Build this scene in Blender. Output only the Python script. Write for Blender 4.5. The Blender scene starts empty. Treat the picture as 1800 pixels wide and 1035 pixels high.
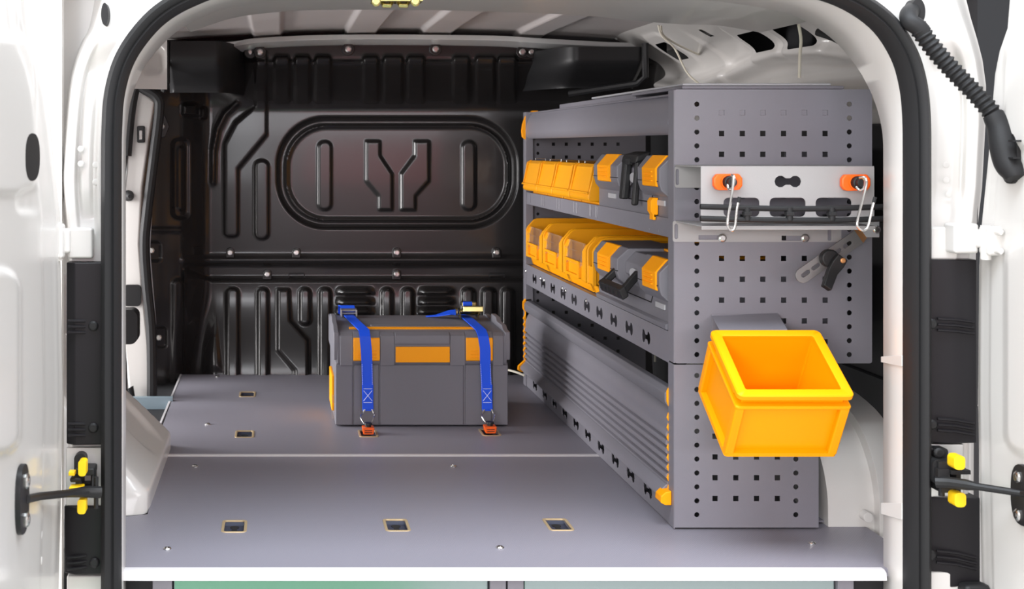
import bpy, bmesh, math, random
import numpy as np
from mathutils import Vector, Matrix
from mathutils.geometry import tessellate_polygon

random.seed(4)
sc = bpy.context.scene
col = sc.collection

# ------------------------------------------------------------------ camera, world, lights, exposure
F, CX, CY, H = 2315.0, 487.0, 256.0, 0.66       # focal length in px, vanishing point, eye height over the load floor
cam_d = bpy.data.cameras.new('camera'); cam = bpy.data.objects.new('camera', cam_d); col.objects.link(cam)
cam.location = (0, 0, H); cam.rotation_euler = (math.pi/2, 0, 0)
cam_d.sensor_width = 36.0; cam_d.lens = 36.0*F/1800.0
cam_d.shift_x = (900-CX)/1800.0; cam_d.shift_y = (CY-517.5)/1800.0
cam_d.clip_start = 0.05; cam_d.clip_end = 100
cam_d.dof.use_dof = True; cam_d.dof.focus_distance = 2.55; cam_d.dof.aperture_fstop = 9.0
sc.camera = cam

world = bpy.data.worlds.new('hall'); sc.world = world; world.use_nodes = True
bg = world.node_tree.nodes['Background']; bg.inputs[0].default_value = (1.0, 0.985, 0.97, 1); bg.inputs[1].default_value = 1.0

def area(name, loc, target, sx, sy, power, color=(1, 1, 1)):
    d = bpy.data.lights.new(name, 'AREA'); d.shape = 'RECTANGLE'; d.size = sx; d.size_y = sy; d.energy = power; d.color = color
    o = bpy.data.objects.new(name, d); col.objects.link(o); o.location = loc
    o.rotation_euler = (Vector(target)-Vector(loc)).to_track_quat('-Z', 'Y').to_euler()
    return o
area('unseen_lamp', (0.45, 1.08, 2.75), (0.45, 2.1, 0.0), 3.0, 1.0, 150, (0.84, 0.92, 1.0))
area('unseen_lamp', (-0.60, -3.0, 0.95), (-0.1, 3.0, 0.6), 0.9, 1.1, 28, (0.92, 0.96, 1.0))  # added lamp, mirrored as the sheen left of the bulkhead window
area('unseen_lamp', (-1.75, -2.8, 0.70), (0.9, 3.0, 0.6), 1.3, 1.3, 105, (1.0, 0.95, 0.95))  # added low fill, brightens the right inner wall and the rack
area('unseen_lamp', (1.0, -3.0, 1.02), (0.5, 3.0, 0.7), 4.6, 0.42, 70, (0.97, 0.96, 1.0))  # added strip, placed to mirror as the bright band above the bulkhead window
area('unseen_lamp', (3.0, -0.9, 2.0), (-0.2, 2.2, 0.4), 1.6, 1.6, 62, (1.0, 0.95, 0.93))  # added side fill to brighten the left rear door
area('unseen_lamp', (-2.2, -0.9, 2.0), (0.9, 2.2, 0.4), 1.6, 1.6, 65, (1.0, 0.97, 0.97))  # added side fill for the right rear door and the shelf fronts
area('red_sheen_lamp', (0.95, -3.0, 0.56), (0.6, 3.0, 0.6), 1.5, 0.40, 7, (1.0, 0.05, 0.08))  # unseen red source, added for the red sheen on the bulkhead window
area('unseen_lamp', (-2.6, 3.3, 1.6), (0.1, 3.3, 0.2), 2.2, 2.2, 85, (0.95, 0.98, 1.0))
area('unseen_lamp', (-2.4, 3.15, 0.45), (1.0, 2.9, 0.72), 1.6, 0.9, 110, (1.0, 0.97, 0.97))  # added low fill through the side door, for the right wall and top fascia

vs_ = sc.view_settings
vs_.view_transform = 'Standard'; vs_.look = 'None'; vs_.gamma = 1.0; vs_.use_curve_mapping = False
vs_.exposure = 0.0
sc.display_settings.display_device = 'sRGB'

# ------------------------------------------------------------------ materials
M = {}
def mat(name, color, rough=0.5, metal=0.0, coat=0.0, spec=0.5, bump=None, var=0.0, alpha=1.0, trans=0.0, ior=1.45, scale=30.0):
    m = bpy.data.materials.new(name); m.use_nodes = True
    nt = m.node_tree; b = nt.nodes['Principled BSDF']
    b.inputs['Base Color'].default_value = (*color, 1); b.inputs['Roughness'].default_value = rough
    b.inputs['Metallic'].default_value = metal; b.inputs['Coat Weight'].default_value = coat
    b.inputs['Coat Roughness'].default_value = 0.08
    b.inputs['Specular IOR Level'].default_value = spec; b.inputs['Alpha'].default_value = alpha
    b.inputs['Transmission Weight'].default_value = trans; b.inputs['IOR'].default_value = ior
    tc = nt.nodes.new('ShaderNodeTexCoord')
    if var > 0:
        n = nt.nodes.new('ShaderNodeTexNoise'); n.inputs['Scale'].default_value = scale; n.inputs['Detail'].default_value = 4
        r = nt.nodes.new('ShaderNodeMapRange'); r.inputs['To Min'].default_value = 1-var; r.inputs['To Max'].default_value = 1+var
        mx = nt.nodes.new('ShaderNodeMix'); mx.data_type = 'RGBA'; mx.blend_type = 'MULTIPLY'; mx.inputs[0].default_value = 1.0
        mx.inputs[6].default_value = (*color, 1)
        nt.links.new(tc.outputs['Object'], n.inputs['Vector']); nt.links.new(n.outputs['Fac'], r.inputs['Value'])
        nt.links.new(r.outputs['Result'], mx.inputs[7]); nt.links.new(mx.outputs[2], b.inputs['Base Color'])
    if bump:
        sc_, st = bump
        n2 = nt.nodes.new('ShaderNodeTexNoise'); n2.inputs['Scale'].default_value = sc_; n2.inputs['Detail'].default_value = 3
        bp = nt.nodes.new('ShaderNodeBump'); bp.inputs['Strength'].default_value = st; bp.inputs['Distance'].default_value = 0.001
        nt.links.new(tc.outputs['Object'], n2.inputs['Vector']); nt.links.new(n2.outputs['Fac'], bp.inputs['Height'])
        nt.links.new(bp.outputs['Normal'], b.inputs['Normal'])
    M[name] = m
    return m
mat('white_paint', (0.66, 0.64, 0.615), 0.30, coat=0.4, var=0.02, scale=3)
mat('pale_primer', (0.60, 0.60, 0.60), 0.35, coat=0.3, var=0.04, scale=6)
mat('roof_metal', (0.56, 0.52, 0.51), 0.40, var=0.05, scale=8)
mat('black_paint', (0.018, 0.0165, 0.0165), 0.26, coat=0.2, spec=0.45, bump=(140, 0.05))
mat('trim_black', (0.012, 0.011, 0.013), 0.4, spec=0.3)
mat('black_plastic', (0.014, 0.014, 0.015), 0.45, spec=0.4, bump=(400, 0.15))
mat('dark_lining', (0.022, 0.022, 0.024), 0.6, var=0.1)
mat('rubber', (0.017, 0.017, 0.018), 0.55, spec=0.3, bump=(300, 0.1))
mat('rack_grey', (0.195, 0.188, 0.215), 0.42, metal=0.0, spec=0.5, bump=(500, 0.12), var=0.03)
mat('case_grey', (0.158, 0.154, 0.176), 0.50, bump=(600, 0.15))
mat('light_grey', (0.40, 0.40, 0.42), 0.4)
mat('bracket_grey', (0.33, 0.32, 0.32), 0.42, bump=(500, 0.1))
mat('bin_yellow', (0.82, 0.34, 0.003), 0.40, var=0.03, spec=0.3)
mat('crate_orange', (0.98, 0.35, 0.0005), 0.45, spec=0.18)
mat('latch_orange', (1.0, 0.37, 0.001), 0.45, spec=0.25)
mat('signal_orange', (0.95, 0.12, 0.004), 0.38)
mat('tab_yellow', (0.95, 0.60, 0.01), 0.35)
mat('strap_blue', (0.004, 0.085, 0.80), 0.6)
mat('thread_white', (0.65, 0.72, 0.95), 0.7)
mat('steel', (0.66, 0.65, 0.63), 0.25, metal=1.0)
mat('aluminium', (0.80, 0.80, 0.80), 0.28, metal=1.0)
mat('arm_steel', (0.24, 0.235, 0.235), 0.40, metal=0.7)
mat('copper_edge', (0.62, 0.30, 0.12), 0.4, metal=0.6)
mat('zinc_yellow', (0.46, 0.40, 0.17), 0.25, metal=1.0)
mat('clear_plastic', (0.60, 0.42, 0.30), 0.10, alpha=0.13, spec=0.6)
mat('cable_white', (0.70, 0.66, 0.55), 0.5)
mat('panel_blue_grey', (0.20, 0.26, 0.30), 0.4)
mat('cup_edge', (0.55, 0.42, 0.25), 0.4, metal=0.4)
mat('cup_steel', (0.035, 0.04, 0.065), 0.5, metal=0.0, spec=0.3)
mat('drawer_blue', (0.34, 0.42, 0.42), 0.20, metal=0.75)
mat('satin_aluminium', (0.78, 0.76, 0.78), 0.45, metal=0.35)
mat('hole_dark', (0.01, 0.01, 0.012), 0.7)
mat('hall_white', (0.9, 0.9, 0.88), 0.8)
mat('hall_dark', (0.04, 0.042, 0.047), 0.7, var=0.1, scale=2)
mat('hall_red', (0.55, 0.02, 0.04), 0.6)
mat('patch_green', (0.02, 0.30, 0.10), 0.9, var=0.1, scale=60)
mat('carpet_grey', (0.42, 0.40, 0.39), 0.9, var=0.1, scale=60)

def board_material():
    m = mat('board_grey', (0.245, 0.234, 0.275), 0.40, spec=0.5)
    nt = m.node_tree; b = nt.nodes['Principled BSDF']
    tc = nt.nodes.new('ShaderNodeTexCoord'); mp = nt.nodes.new('ShaderNodeMapping')
    mp.inputs['Rotation'].default_value = (0, 0, 0.6)
    w1 = nt.nodes.new('ShaderNodeTexWave'); w1.inputs['Scale'].default_value = 95
    w2 = nt.nodes.new('ShaderNodeTexWave'); w2.bands_direction = 'Y'; w2.inputs['Scale'].default_value = 95
    ad = nt.nodes.new('ShaderNodeMath'); ad.operation = 'ADD'
    bp = nt.nodes.new('ShaderNodeBump'); bp.inputs['Strength'].default_value = 0.22; bp.inputs['Distance'].default_value = 0.0006
    nt.links.new(tc.outputs['Object'], mp.inputs['Vector'])
    for w in (w1, w2): nt.links.new(mp.outputs['Vector'], w.inputs['Vector'])
    nt.links.new(w1.outputs['Fac'], ad.inputs[0]); nt.links.new(w2.outputs['Fac'], ad.inputs[1])
    nt.links.new(ad.outputs[0], bp.inputs['Height']); nt.links.new(bp.outputs['Normal'], b.inputs['Normal'])
    n = nt.nodes.new('ShaderNodeTexNoise'); n.inputs['Scale'].default_value = 3; n.inputs['Detail'].default_value = 6
    r = nt.nodes.new('ShaderNodeMapRange'); r.inputs['To Min'].default_value = 0.36; r.inputs['To Max'].default_value = 0.46
    nt.links.new(tc.outputs['Object'], n.inputs['Vector']); nt.links.new(n.outputs['Fac'], r.inputs['Value'])
    nt.links.new(r.outputs['Result'], b.inputs['Roughness'])
board_material()

# ------------------------------------------------------------------ helpers
def P(u, v, Y):
    return Vector(((u-CX)*Y/F, Y, H-(v-CY)*Y/F))
def X_(u, Y): return (u-CX)*Y/F
def Z_(v, Y): return H-(v-CY)*Y/F

def world_loc(o):
    v = Vector((0, 0, 0))
    while o is not None:
        v += o.location; o = o.parent
    return v

def tag(o, label=None, cat=None, group=None, kind=None):
    if label: o['label'] = label
    if cat: o['category'] = cat
    if group: o['group'] = group
    if kind: o['kind'] = kind
    return o

def thing(name, loc, label, cat, group=None):
    o = bpy.data.objects.new(name, None); o.empty_display_size = 0.05; col.objects.link(o); o.location = loc
    return tag(o, label, cat, group)
def struct(name, loc=(0, 0, 0)):
    o = bpy.data.objects.new(name, None); o.empty_display_size = 0.05; col.objects.link(o); o.location = loc
    o['kind'] = 'structure'
    return o

class MB:
    def __init__(s): s.v = []; s.f = []
    def add(s, vs, fs):
        n = len(s.v); s.v += [Vector(p) for p in vs]; s.f += [tuple(i+n for i in f) for f in fs]; return s
    def box(s, x0, x1, y0, y1, z0, z1):
        vs = [(x, y, z) for x in (x0, x1) for y in (y0, y1) for z in (z0, z1)]
        return s.add(vs, [(0, 1, 3, 2), (4, 6, 7, 5), (0, 4, 5, 1), (2, 3, 7, 6), (0, 2, 6, 4), (1, 5, 7, 3)])
    def obox(s, c, ax, ay, az):
        c = Vector(c); vs = [c+i*Vector(ax)+j*Vector(ay)+k*Vector(az) for i in (-1, 1) for j in (-1, 1) for k in (-1, 1)]
        return s.add(vs, [(0, 1, 3, 2), (4, 6, 7, 5), (0, 4, 5, 1), (2, 3, 7, 6), (0, 2, 6, 4), (1, 5, 7, 3)])
    def prism(s, prof, a0, a1, axis='Y'):
        n = len(prof)
        def p3(p, a):
            if axis == 'Y': return (p[0], a, p[1])
            if axis == 'X': return (a, p[0], p[1])
            return (p[0], p[1], a)
        vs = [p3(p, a0) for p in prof]+[p3(p, a1) for p in prof]
        fs = [(i, (i+1) % n, n+(i+1) % n, n+i) for i in range(n)]
        tr = tessellate_polygon([[Vector((p[0], p[1], 0)) for p in prof]])
        fs += [tuple(t) for t in tr]+[tuple(n+i for i in reversed(t)) for t in tr]
        return s.add(vs, fs)
    def plate(s, outer, holes, th, fn):
        """flat sheet with real holes; fn(a, b, t) maps to 3-D, t = 0 front, 1 back"""
        loops = [outer]+list(holes)
        pts = [p for l in loops for p in l]; n = len(pts)
        tr = tessellate_polygon([[Vector((p[0], p[1], 0)) for p in l] for l in loops])
        vs = [fn(p[0], p[1], 0.0) for p in pts]+[fn(p[0], p[1], th) for p in pts]
        fs = [tuple(t) for t in tr]+[tuple(n+i for i in reversed(t)) for t in tr]
        k = 0
        for l in loops:
            m = len(l)
            fs += [(k+i, k+(i+1) % m, n+k+(i+1) % m, n+k+i) for i in range(m)]
            k += m
        return s.add(vs, fs)
    def tube(s, pts, r, seg=10, closed=False, caps=True):
        pts = [Vector(p) for p in pts]; n = len(pts)
        rs = r if isinstance(r, (list, tuple)) else [r]*n
        base = len(s.v); up = None
        for i, p in enumerate(pts):
            if closed: t = pts[(i+1) % n]-pts[i-1]
            else: t = pts[min(i+1, n-1)]-pts[max(i-1, 0)]
            t.normalize()
            if up is None:
                up = Vector((0, 0, 1)) if abs(t.z) < 0.9 else Vector((1, 0, 0))
            a = (up-t*up.dot(t)).normalized(); b = t.cross(a); up = a
            for k in range(seg):
                th = 2*math.pi*k/seg
                s.v.append(p+(a*math.cos(th)+b*math.sin(th))*rs[i])
        m = n if closed else n-1
        for i in range(m):
            for k in range(seg):
                a0 = base+i*seg+k; a1 = base+i*seg+(k+1) % seg
                j = (i+1) % n
                s.f.append((a0, a1, base+j*seg+(k+1) % seg, base+j*seg+k))
        if caps and not closed:
            s.f.append(tuple(base+k for k in reversed(range(seg))))
            s.f.append(tuple(base+(n-1)*seg+k for k in range(seg)))
        return s
    def cyl(s, a, b, r, seg=16, r2=None):
        return s.tube([a, b], [r, r if r2 is None else r2], seg)
    def ribbon(s, cs, th):
        """cs: list of (centre, half width vector); flat strip with thickness"""
        n = len(cs); base = len(s.v)
        for i, (c, w) in enumerate(cs):
            c = Vector(c); w = Vector(w)
            t = (Vector(cs[min(i+1, n-1)][0])-Vector(cs[max(i-1, 0)][0])).normalized()
            nn = t.cross(w).normalized()*th/2
            s.v += [c-w-nn, c+w-nn, c+w+nn, c-w+nn]
        for i in range(n-1):
            for k in range(4):
                a = base+4*i+k; b = base+4*i+(k+1) % 4
                s.f.append((a, b, b+4, a+4))
        s.f.append((base, base+3, base+2, base+1)); e = base+4*(n-1); s.f.append((e, e+1, e+2, e+3))
        return s
    def build(s, name, m, parent=None, bevel=0.0, seg=2, smooth=35, label=None, kind=None):
        me = bpy.data.meshes.new(name)
        c = Vector((0, 0, 0))
        lo = Vector((min(p.x for p in s.v), min(p.y for p in s.v), min(p.z for p in s.v)))
        hi = Vector((max(p.x for p in s.v), max(p.y for p in s.v), max(p.z for p in s.v)))
        c = (lo+hi)/2
        if parent is None: c.z = lo.z
        me.from_pydata([tuple(p-c) for p in s.v], [], s.f); me.update()
        bm = bmesh.new(); bm.from_mesh(me); bmesh.ops.remove_doubles(bm, verts=bm.verts, dist=1e-6)
        bmesh.ops.recalc_face_normals(bm, faces=bm.faces); bm.to_mesh(me); bm.free()
        return finish(name, me, m, parent, c, bevel, seg, smooth, label, kind)

def finish(name, me, m, parent, c, bevel=0.0, seg=2, smooth=35, label=None, kind=None):
    me.materials.append(M[m])
    if smooth:
        me.polygons.foreach_set('use_smooth', [True]*len(me.polygons)); me.set_sharp_from_angle(angle=math.radians(smooth))
    o = bpy.data.objects.new(name, me); col.objects.link(o)
    if parent is not None: o.parent = parent
    o.location = Vector(c)-(world_loc(parent) if parent is not None else Vector((0, 0, 0)))
    if bevel > 0:
        md = o.modifiers.new('bevel', 'BEVEL'); md.width = bevel; md.segments = seg; md.limit_method = 'ANGLE'; md.angle_limit = math.radians(40)
        md.harden_normals = True
    tag(o, label, None, None, kind)
    return o

def copy_tree(o, parent=None, dloc=(0, 0, 0)):
    c = o.copy(); col.objects.link(c)
    if parent is not None: c.parent = parent
    else: c.location = o.location+Vector(dloc)
    for ch in [x for x in o.children]:
        copy_tree(ch, c)
    return c

def dup_part(o, loc_world):
    c = o.copy(); col.objects.link(c); c.location = Vector(loc_world)-world_loc(o.parent)
    return c

# 2-D shapes
def rect(x0, x1, z0, z1): return [(x0, z0), (x1, z0), (x1, z1), (x0, z1)]
def circ(x, z, r, n=16): return [(x+r*math.cos(2*math.pi*k/n), z+r*math.sin(2*math.pi*k/n)) for k in range(n)]
def rrect(x0, x1, z0, z1, r, n=5):
    out = []
    for cx, cz, a0 in ((x1-r, z1-r, 0), (x0+r, z1-r, 90), (x0+r, z0+r, 180), (x1-r, z0+r, 270)):
        for k in range(n+1):
            a = math.radians(a0+90*k/n); out.append((cx+r*math.cos(a), cz+r*math.sin(a)))
    return out
def capsule(ax, az, bx, bz, r, n=8):
    d = math.atan2(bz-az, bx-ax); out = []
    for k in range(n+1):
        a = d-math.pi/2+math.pi*k/n; out.append((bx+r*math.cos(a), bz+r*math.sin(a)))
    for k in range(n+1):
        a = d+math.pi/2+math.pi*k/n; out.append((ax+r*math.cos(a), az+r*math.sin(a)))
    return out
def bone(x, z, hx, hz, horizontal=False, k=0.42):
    """two round lobes joined by a narrow waist"""
    r = hz if horizontal else hx
    L = (hx if horizontal else hz)-r
    w = r*k; th = math.asin(w/r); out = []
    n = 8
    for i in range(n+1):
        a = th+ (2*math.pi-2*th)*i/n + math.pi
        out.append((L+r*math.cos(a)*1.0, r*math.sin(a)))
    for i in range(n+1):
        a = th+(2*math.pi-2*th)*i/n
        out.append((-L+r*math.cos(a), r*math.sin(a)))
    if horizontal: return [(x+a, z+b) for a, b in out]
    return [(x-b, z+a) for a, b in out]
def smooth_path(pts, per=6):
    pts = [np.array(p, float) for p in pts]; out = []
    for i in range(len(pts)-1):
        p0 = pts[max(i-1, 0)]; p1 = pts[i]; p2 = pts[i+1]; p3 = pts[min(i+2, len(pts)-1)]
        for k in range(per):
            t = k/per
            out.append(0.5*((2*p1)+(-p0+p2)*t+(2*p0-5*p1+4*p2-p3)*t*t+(-p0+3*p1-3*p2+p3)*t**3))
    out.append(pts[-1]); return out

# signed distances on numpy grids
def sstep(a, b, x):
    t = np.clip((x-a)/(b-a), 0, 1); return t*t*(3-2*t)
def sd_rr(U, V, x0, x1, y0, y1, r):
    qx = np.abs(U-(x0+x1)/2)-(x1-x0)/2+r; qy = np.abs(V-(y0+y1)/2)-(y1-y0)/2+r
    return np.minimum(np.maximum(qx, qy), 0)+np.hypot(np.maximum(qx, 0), np.maximum(qy, 0))-r
def sd_seg(U, V, a, b):
    ax, ay = a; bx, by = b; dx, dy = bx-ax, by-ay
    t = np.clip(((U-ax)*dx+(V-ay)*dy)/(dx*dx+dy*dy+1e-9), 0, 1)
    return np.hypot(U-ax-t*dx, V-ay-t*dy)
def sd_line(U, V, pts): 
    d = np.full(U.shape, 1e9)
    for i in range(len(pts)-1): d = np.minimum(d, sd_seg(U, V, pts[i], pts[i+1]))
    return d
def sd_poly(U, V, pts, r=0.0):
    d = sd_line(U, V, list(pts)+[pts[0]])
    inside = np.zeros(U.shape, bool); n = len(pts)
    for i in range(n):
        x0, y0 = pts[i]; x1, y1 = pts[(i+1) % n]
        if y0 == y1: continue
        c = ((y0 > V) != (y1 > V)) & (U < (x1-x0)*(V-y0)/(y1-y0)+x0)
        inside ^= c
    return np.where(inside, -d, d)-r
def emb(d, h, w): return h*(1-sstep(-w, 0.0, d))

def hf(name, us, vs, posfn, m, parent=None, holes=(), smooth=60, label=None, kind=None, solid=0.0):
    """pressed sheet: a regular grid in (u, v), moved by posfn; edges of holes are snapped to their outline"""
    U, V = np.meshgrid(np.array(us, float), np.array(vs, float), indexing='ij')
    du = abs(us[1]-us[0]); dv = abs(vs[1]-vs[0]); keep = None
    for h in holes:
        for it in range(3):
            d = h(U, V); e = 1e-3*max(du, dv)
            gx = (h(U+e, V)-d)/e; gy = (h(U, V+e)-d)/e; g = gx*gx+gy*gy+1e-9
            near = np.abs(d)/np.sqrt(g) < 0.5*math.hypot(du, dv)
            U = np.where(near, U-d*gx/g, U); V = np.where(near, V-d*gy/g, V)
        dc = h((U[:-1, :-1]+U[1:, 1:]+U[1:, :-1]+U[:-1, 1:])/4, (V[:-1, :-1]+V[1:, 1:]+V[1:, :-1]+V[:-1, 1:])/4)
        k = dc > 0
        keep = k if keep is None else (keep & k)
    X, Y, Z = posfn(U, V)
    nu, nv = U.shape
    idx = np.arange(nu*nv).reshape(nu, nv)
    q = np.stack([idx[:-1, :-1], idx[1:, :-1], idx[1:, 1:], idx[:-1, 1:]], -1)
    q = q.reshape(-1, 4) if keep is None else q[keep]
    co = np.stack([X, Y, Z], -1).reshape(-1, 3)
    used = np.unique(q); re = np.full(nu*nv, -1); re[used] = np.arange(len(used)); q = re[q]; co = co[used]
    c = (co.min(0)+co.max(0))/2
    me = bpy.data.meshes.new(name)
    me.vertices.add(len(co)); me.vertices.foreach_set('co', (co-c).ravel())
    me.loops.add(q.size); me.loops.foreach_set('vertex_index', q.ravel().astype(np.int32))
    me.polygons.add(len(q)); me.polygons.foreach_set('loop_start', (np.arange(len(q))*4).astype(np.int32))
    me.update(calc_edges=True); me.validate()
    o = finish(name, me, m, parent, Vector(c), smooth=smooth, label=label, kind=kind)
    if solid:
        md = o.modifiers.new('thickness', 'SOLIDIFY'); md.thickness = abs(solid); md.offset = 1.0 if solid > 0 else -1.0
    return o

_screw = {}
def screw(loc, parent, r=0.006, m='steel', normal=(0, -1, 0), name='screw'):
    key = (m, normal)
    if key not in _screw:
        s = MB(); n = Vector(normal)
        a = Vector((1, 0, 0)) if abs(n.x) < 0.9 else Vector((0, 1, 0))
        s.tube([Vector((0, 0, 0)), n*0.25, n*0.5, n*0.62], [1.25, 1.25, 1.0, 0.75], 14)
        s.tube([n*0.6, n*0.66], [0.42, 0.40], 6)
        me = bpy.data.meshes.new(name); me.from_pydata([tuple(v) for v in s.v], [], s.f)
        bm = bmesh.new(); bm.from_mesh(me); bmesh.ops.recalc_face_normals(bm, faces=bm.faces); bm.to_mesh(me); bm.free()
        me.materials.append(M[m]); _screw[key] = me
    o = bpy.data.objects.new(name, _screw[key]); col.objects.link(o); o.parent = parent
    o.scale = (r, r, r); o.location = Vector(loc)-world_loc(parent)
    return o

# ================================================================== THE SHOWROOM AROUND
g = MB().box(-9, 9, -8, 12, -0.66, -0.63).build('floor', 'carpet_grey'); tag(g, kind='structure')
b = MB().box(-7, 7, -5.2, -5.0, -0.63, 4.5).build('wall_back', 'hall_dark'); tag(b, kind='structure')
g = MB().box(-0.6, 0.40, -0.4, 0.9, -0.63, -0.622).build('unseen_green_patch', 'patch_green', g)  # unseen patch, added so that the drawer fronts reflect green
b = MB().box(3.45, 7.0, 7.0, 7.2, -0.63, 4.0).build('wall_back', 'hall_dark'); tag(b, kind='structure')

# ================================================================== LOAD FLOOR
fl = struct('floor', (0.35, 2.9, -0.02))
def top(z): return lambda a, b, t: (a, b, z-t)
SY = 1528.0
def fpt(u, v):
    Y = F*H/(v-CY); return ((u-CX)*Y/F, Y)
cups = [(412, 925, .036, .066), (697, 923, .036, .066), (981, 922, .036, .066)]
cups_b = [(430, 763, .036, .066), (435, 693, .036, .066), (647, 762, .036, .066), (861, 760, .036, .066)]
def cuphole(c):
    x, y = fpt(c[0], c[1]); return rrect(x-c[2]/2, x+c[2]/2, y-c[3]/2, y+c[3]/2, 0.006, 3)
MB().plate([(-.30, 2.055), (1.02, 2.055), (1.02, 2.80), (-.242, 2.80), (-.232, 2.36), (-.30, 2.335)], [cuphole(c) for c in cups], 0.012, top(0)).build('board', 'board_grey', fl)
MB().plate([(-.242, 2.815), (1.02, 2.815), (1.02, 3.80), (-.277, 3.80), (-.270, 3.10), (-.32, 3.09), (-.32, 2.98)], [cuphole(c) for c in cups_b], 0.012, top(0)).build('board', 'board_grey', fl)
MB().box(-.36, 1.03, 2.07, 3.80, -.06, -.02).build('underlay', 'hole_dark', fl)
s = MB(); s.prism([(2.797, .0), (2.80, .0022), (2.806, .0010), (2.812, .0022), (2.817, 0), (2.817, -.01), (2.797, -.01)], -.246, .95, 'X')
s.build('joint_strip', 'satin_aluminium', fl)
s = MB(); s.prism([(2.058, .0015), (2.047, .0015), (2.040, -.002), (2.038, -.013), (2.046, -.016), (2.06, -.016), (2.052, -.002), (2.058, -.002)], -.29, .944, 'X')
s.build('edge_strip', 'satin_aluminium', fl)
s = MB(); s.prism([(-.280, .001), (-.275, .001), (-.275, -.014), (-.280, -.014)], 3.10, 3.80, 'Y'); s.build('edge_strip', 'satin_aluminium', fl)
cup0 = None
for c in cups+cups_b:
    x, y = fpt(c[0], c[1]); w, d = c[2], c[3]
    if cup0 is None:
        s = MB().plate(rrect(x-w/2-.004, x+w/2+.004, y-d/2-.004, y+d/2+.004, .008, 3), [rrect(x-w/2+.001, x+w/2-.001, y-d/2+.001, y+d/2-.001, .005, 3)], .003, top(.0012))
        cup0 = s.build('cup_rim', 'cup_edge', fl, bevel=.0008)
        s = MB().box(x-w/2, x+w/2, y-d/2, y+d/2, -.012, -.0065)
        s.prism([(y+d/2, -.001), (y+d/2-.006, -.0065), (y+d/2, -.007)], x-w/2, x+w/2, 'X')
        s.prism([(y-d/2, -.001), (y-d/2+.014, -.0065), (y-d/2, -.007)], x-w/2, x+w/2, 'X')
        s.build('cup_base', 'cup_steel', cup0)
        s = MB(); s.plate([(p[0], p[1]) for p in bone(x, y, .0085, .023, False, .55)], [], .004, lambda a, b_, t: (a, b_, -.0058-t))
        s.build('cup_slot', 'hole_dark', cup0)
        loc0 = world_loc(cup0).copy()
    else:
        cc = cup0.copy(); col.objects.link(cc)
        x0, y0 = fpt(cups[0][0], cups[0][1]); cc.location = cup0.location+Vector((x-x0, y-y0, 0))
        for ch in cup0.children:
            d2 = ch.copy(); col.objects.link(d2); d2.parent = cc
for u, v in ((294, 965), (879, 963), (1427, 955), (343, 820), (797, 820), (255, 757), (365, 746), (382, 662)):
    x, y = fpt(u, v); screw((x, y, 0.0), fl, .0055, 'steel', (0, 0, 1))

# drawers under the load floor
dr = thing('drawer_unit', (0.35, 2.3, -.62), 'grey metal drawer unit below the aluminium edge of the load floor', 'drawers')
for u0, u1 in ((268, 302), (862, 890), (893, 921), (1474, 1502)):
    MB().box(X_(u0, 2.05), X_(u1, 2.05), 2.052, 2.08, -.6, Z_(1019, 2.05)).build('upright', 'rack_grey', dr, bevel=.001)
for u0, u1 in ((304, 860), (923, 1472)):
    MB().box(X_(u0, 2.05), X_(u1, 2.05), 2.060, 2.075, -.3, Z_(1022, 2.05)).build('drawer_front', 'drawer_blue', dr, bevel=.002)
MB().box(-.30, .95, 2.10, 2.12, -.6, -.03).build('back_panel', 'hole_dark', dr)

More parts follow.
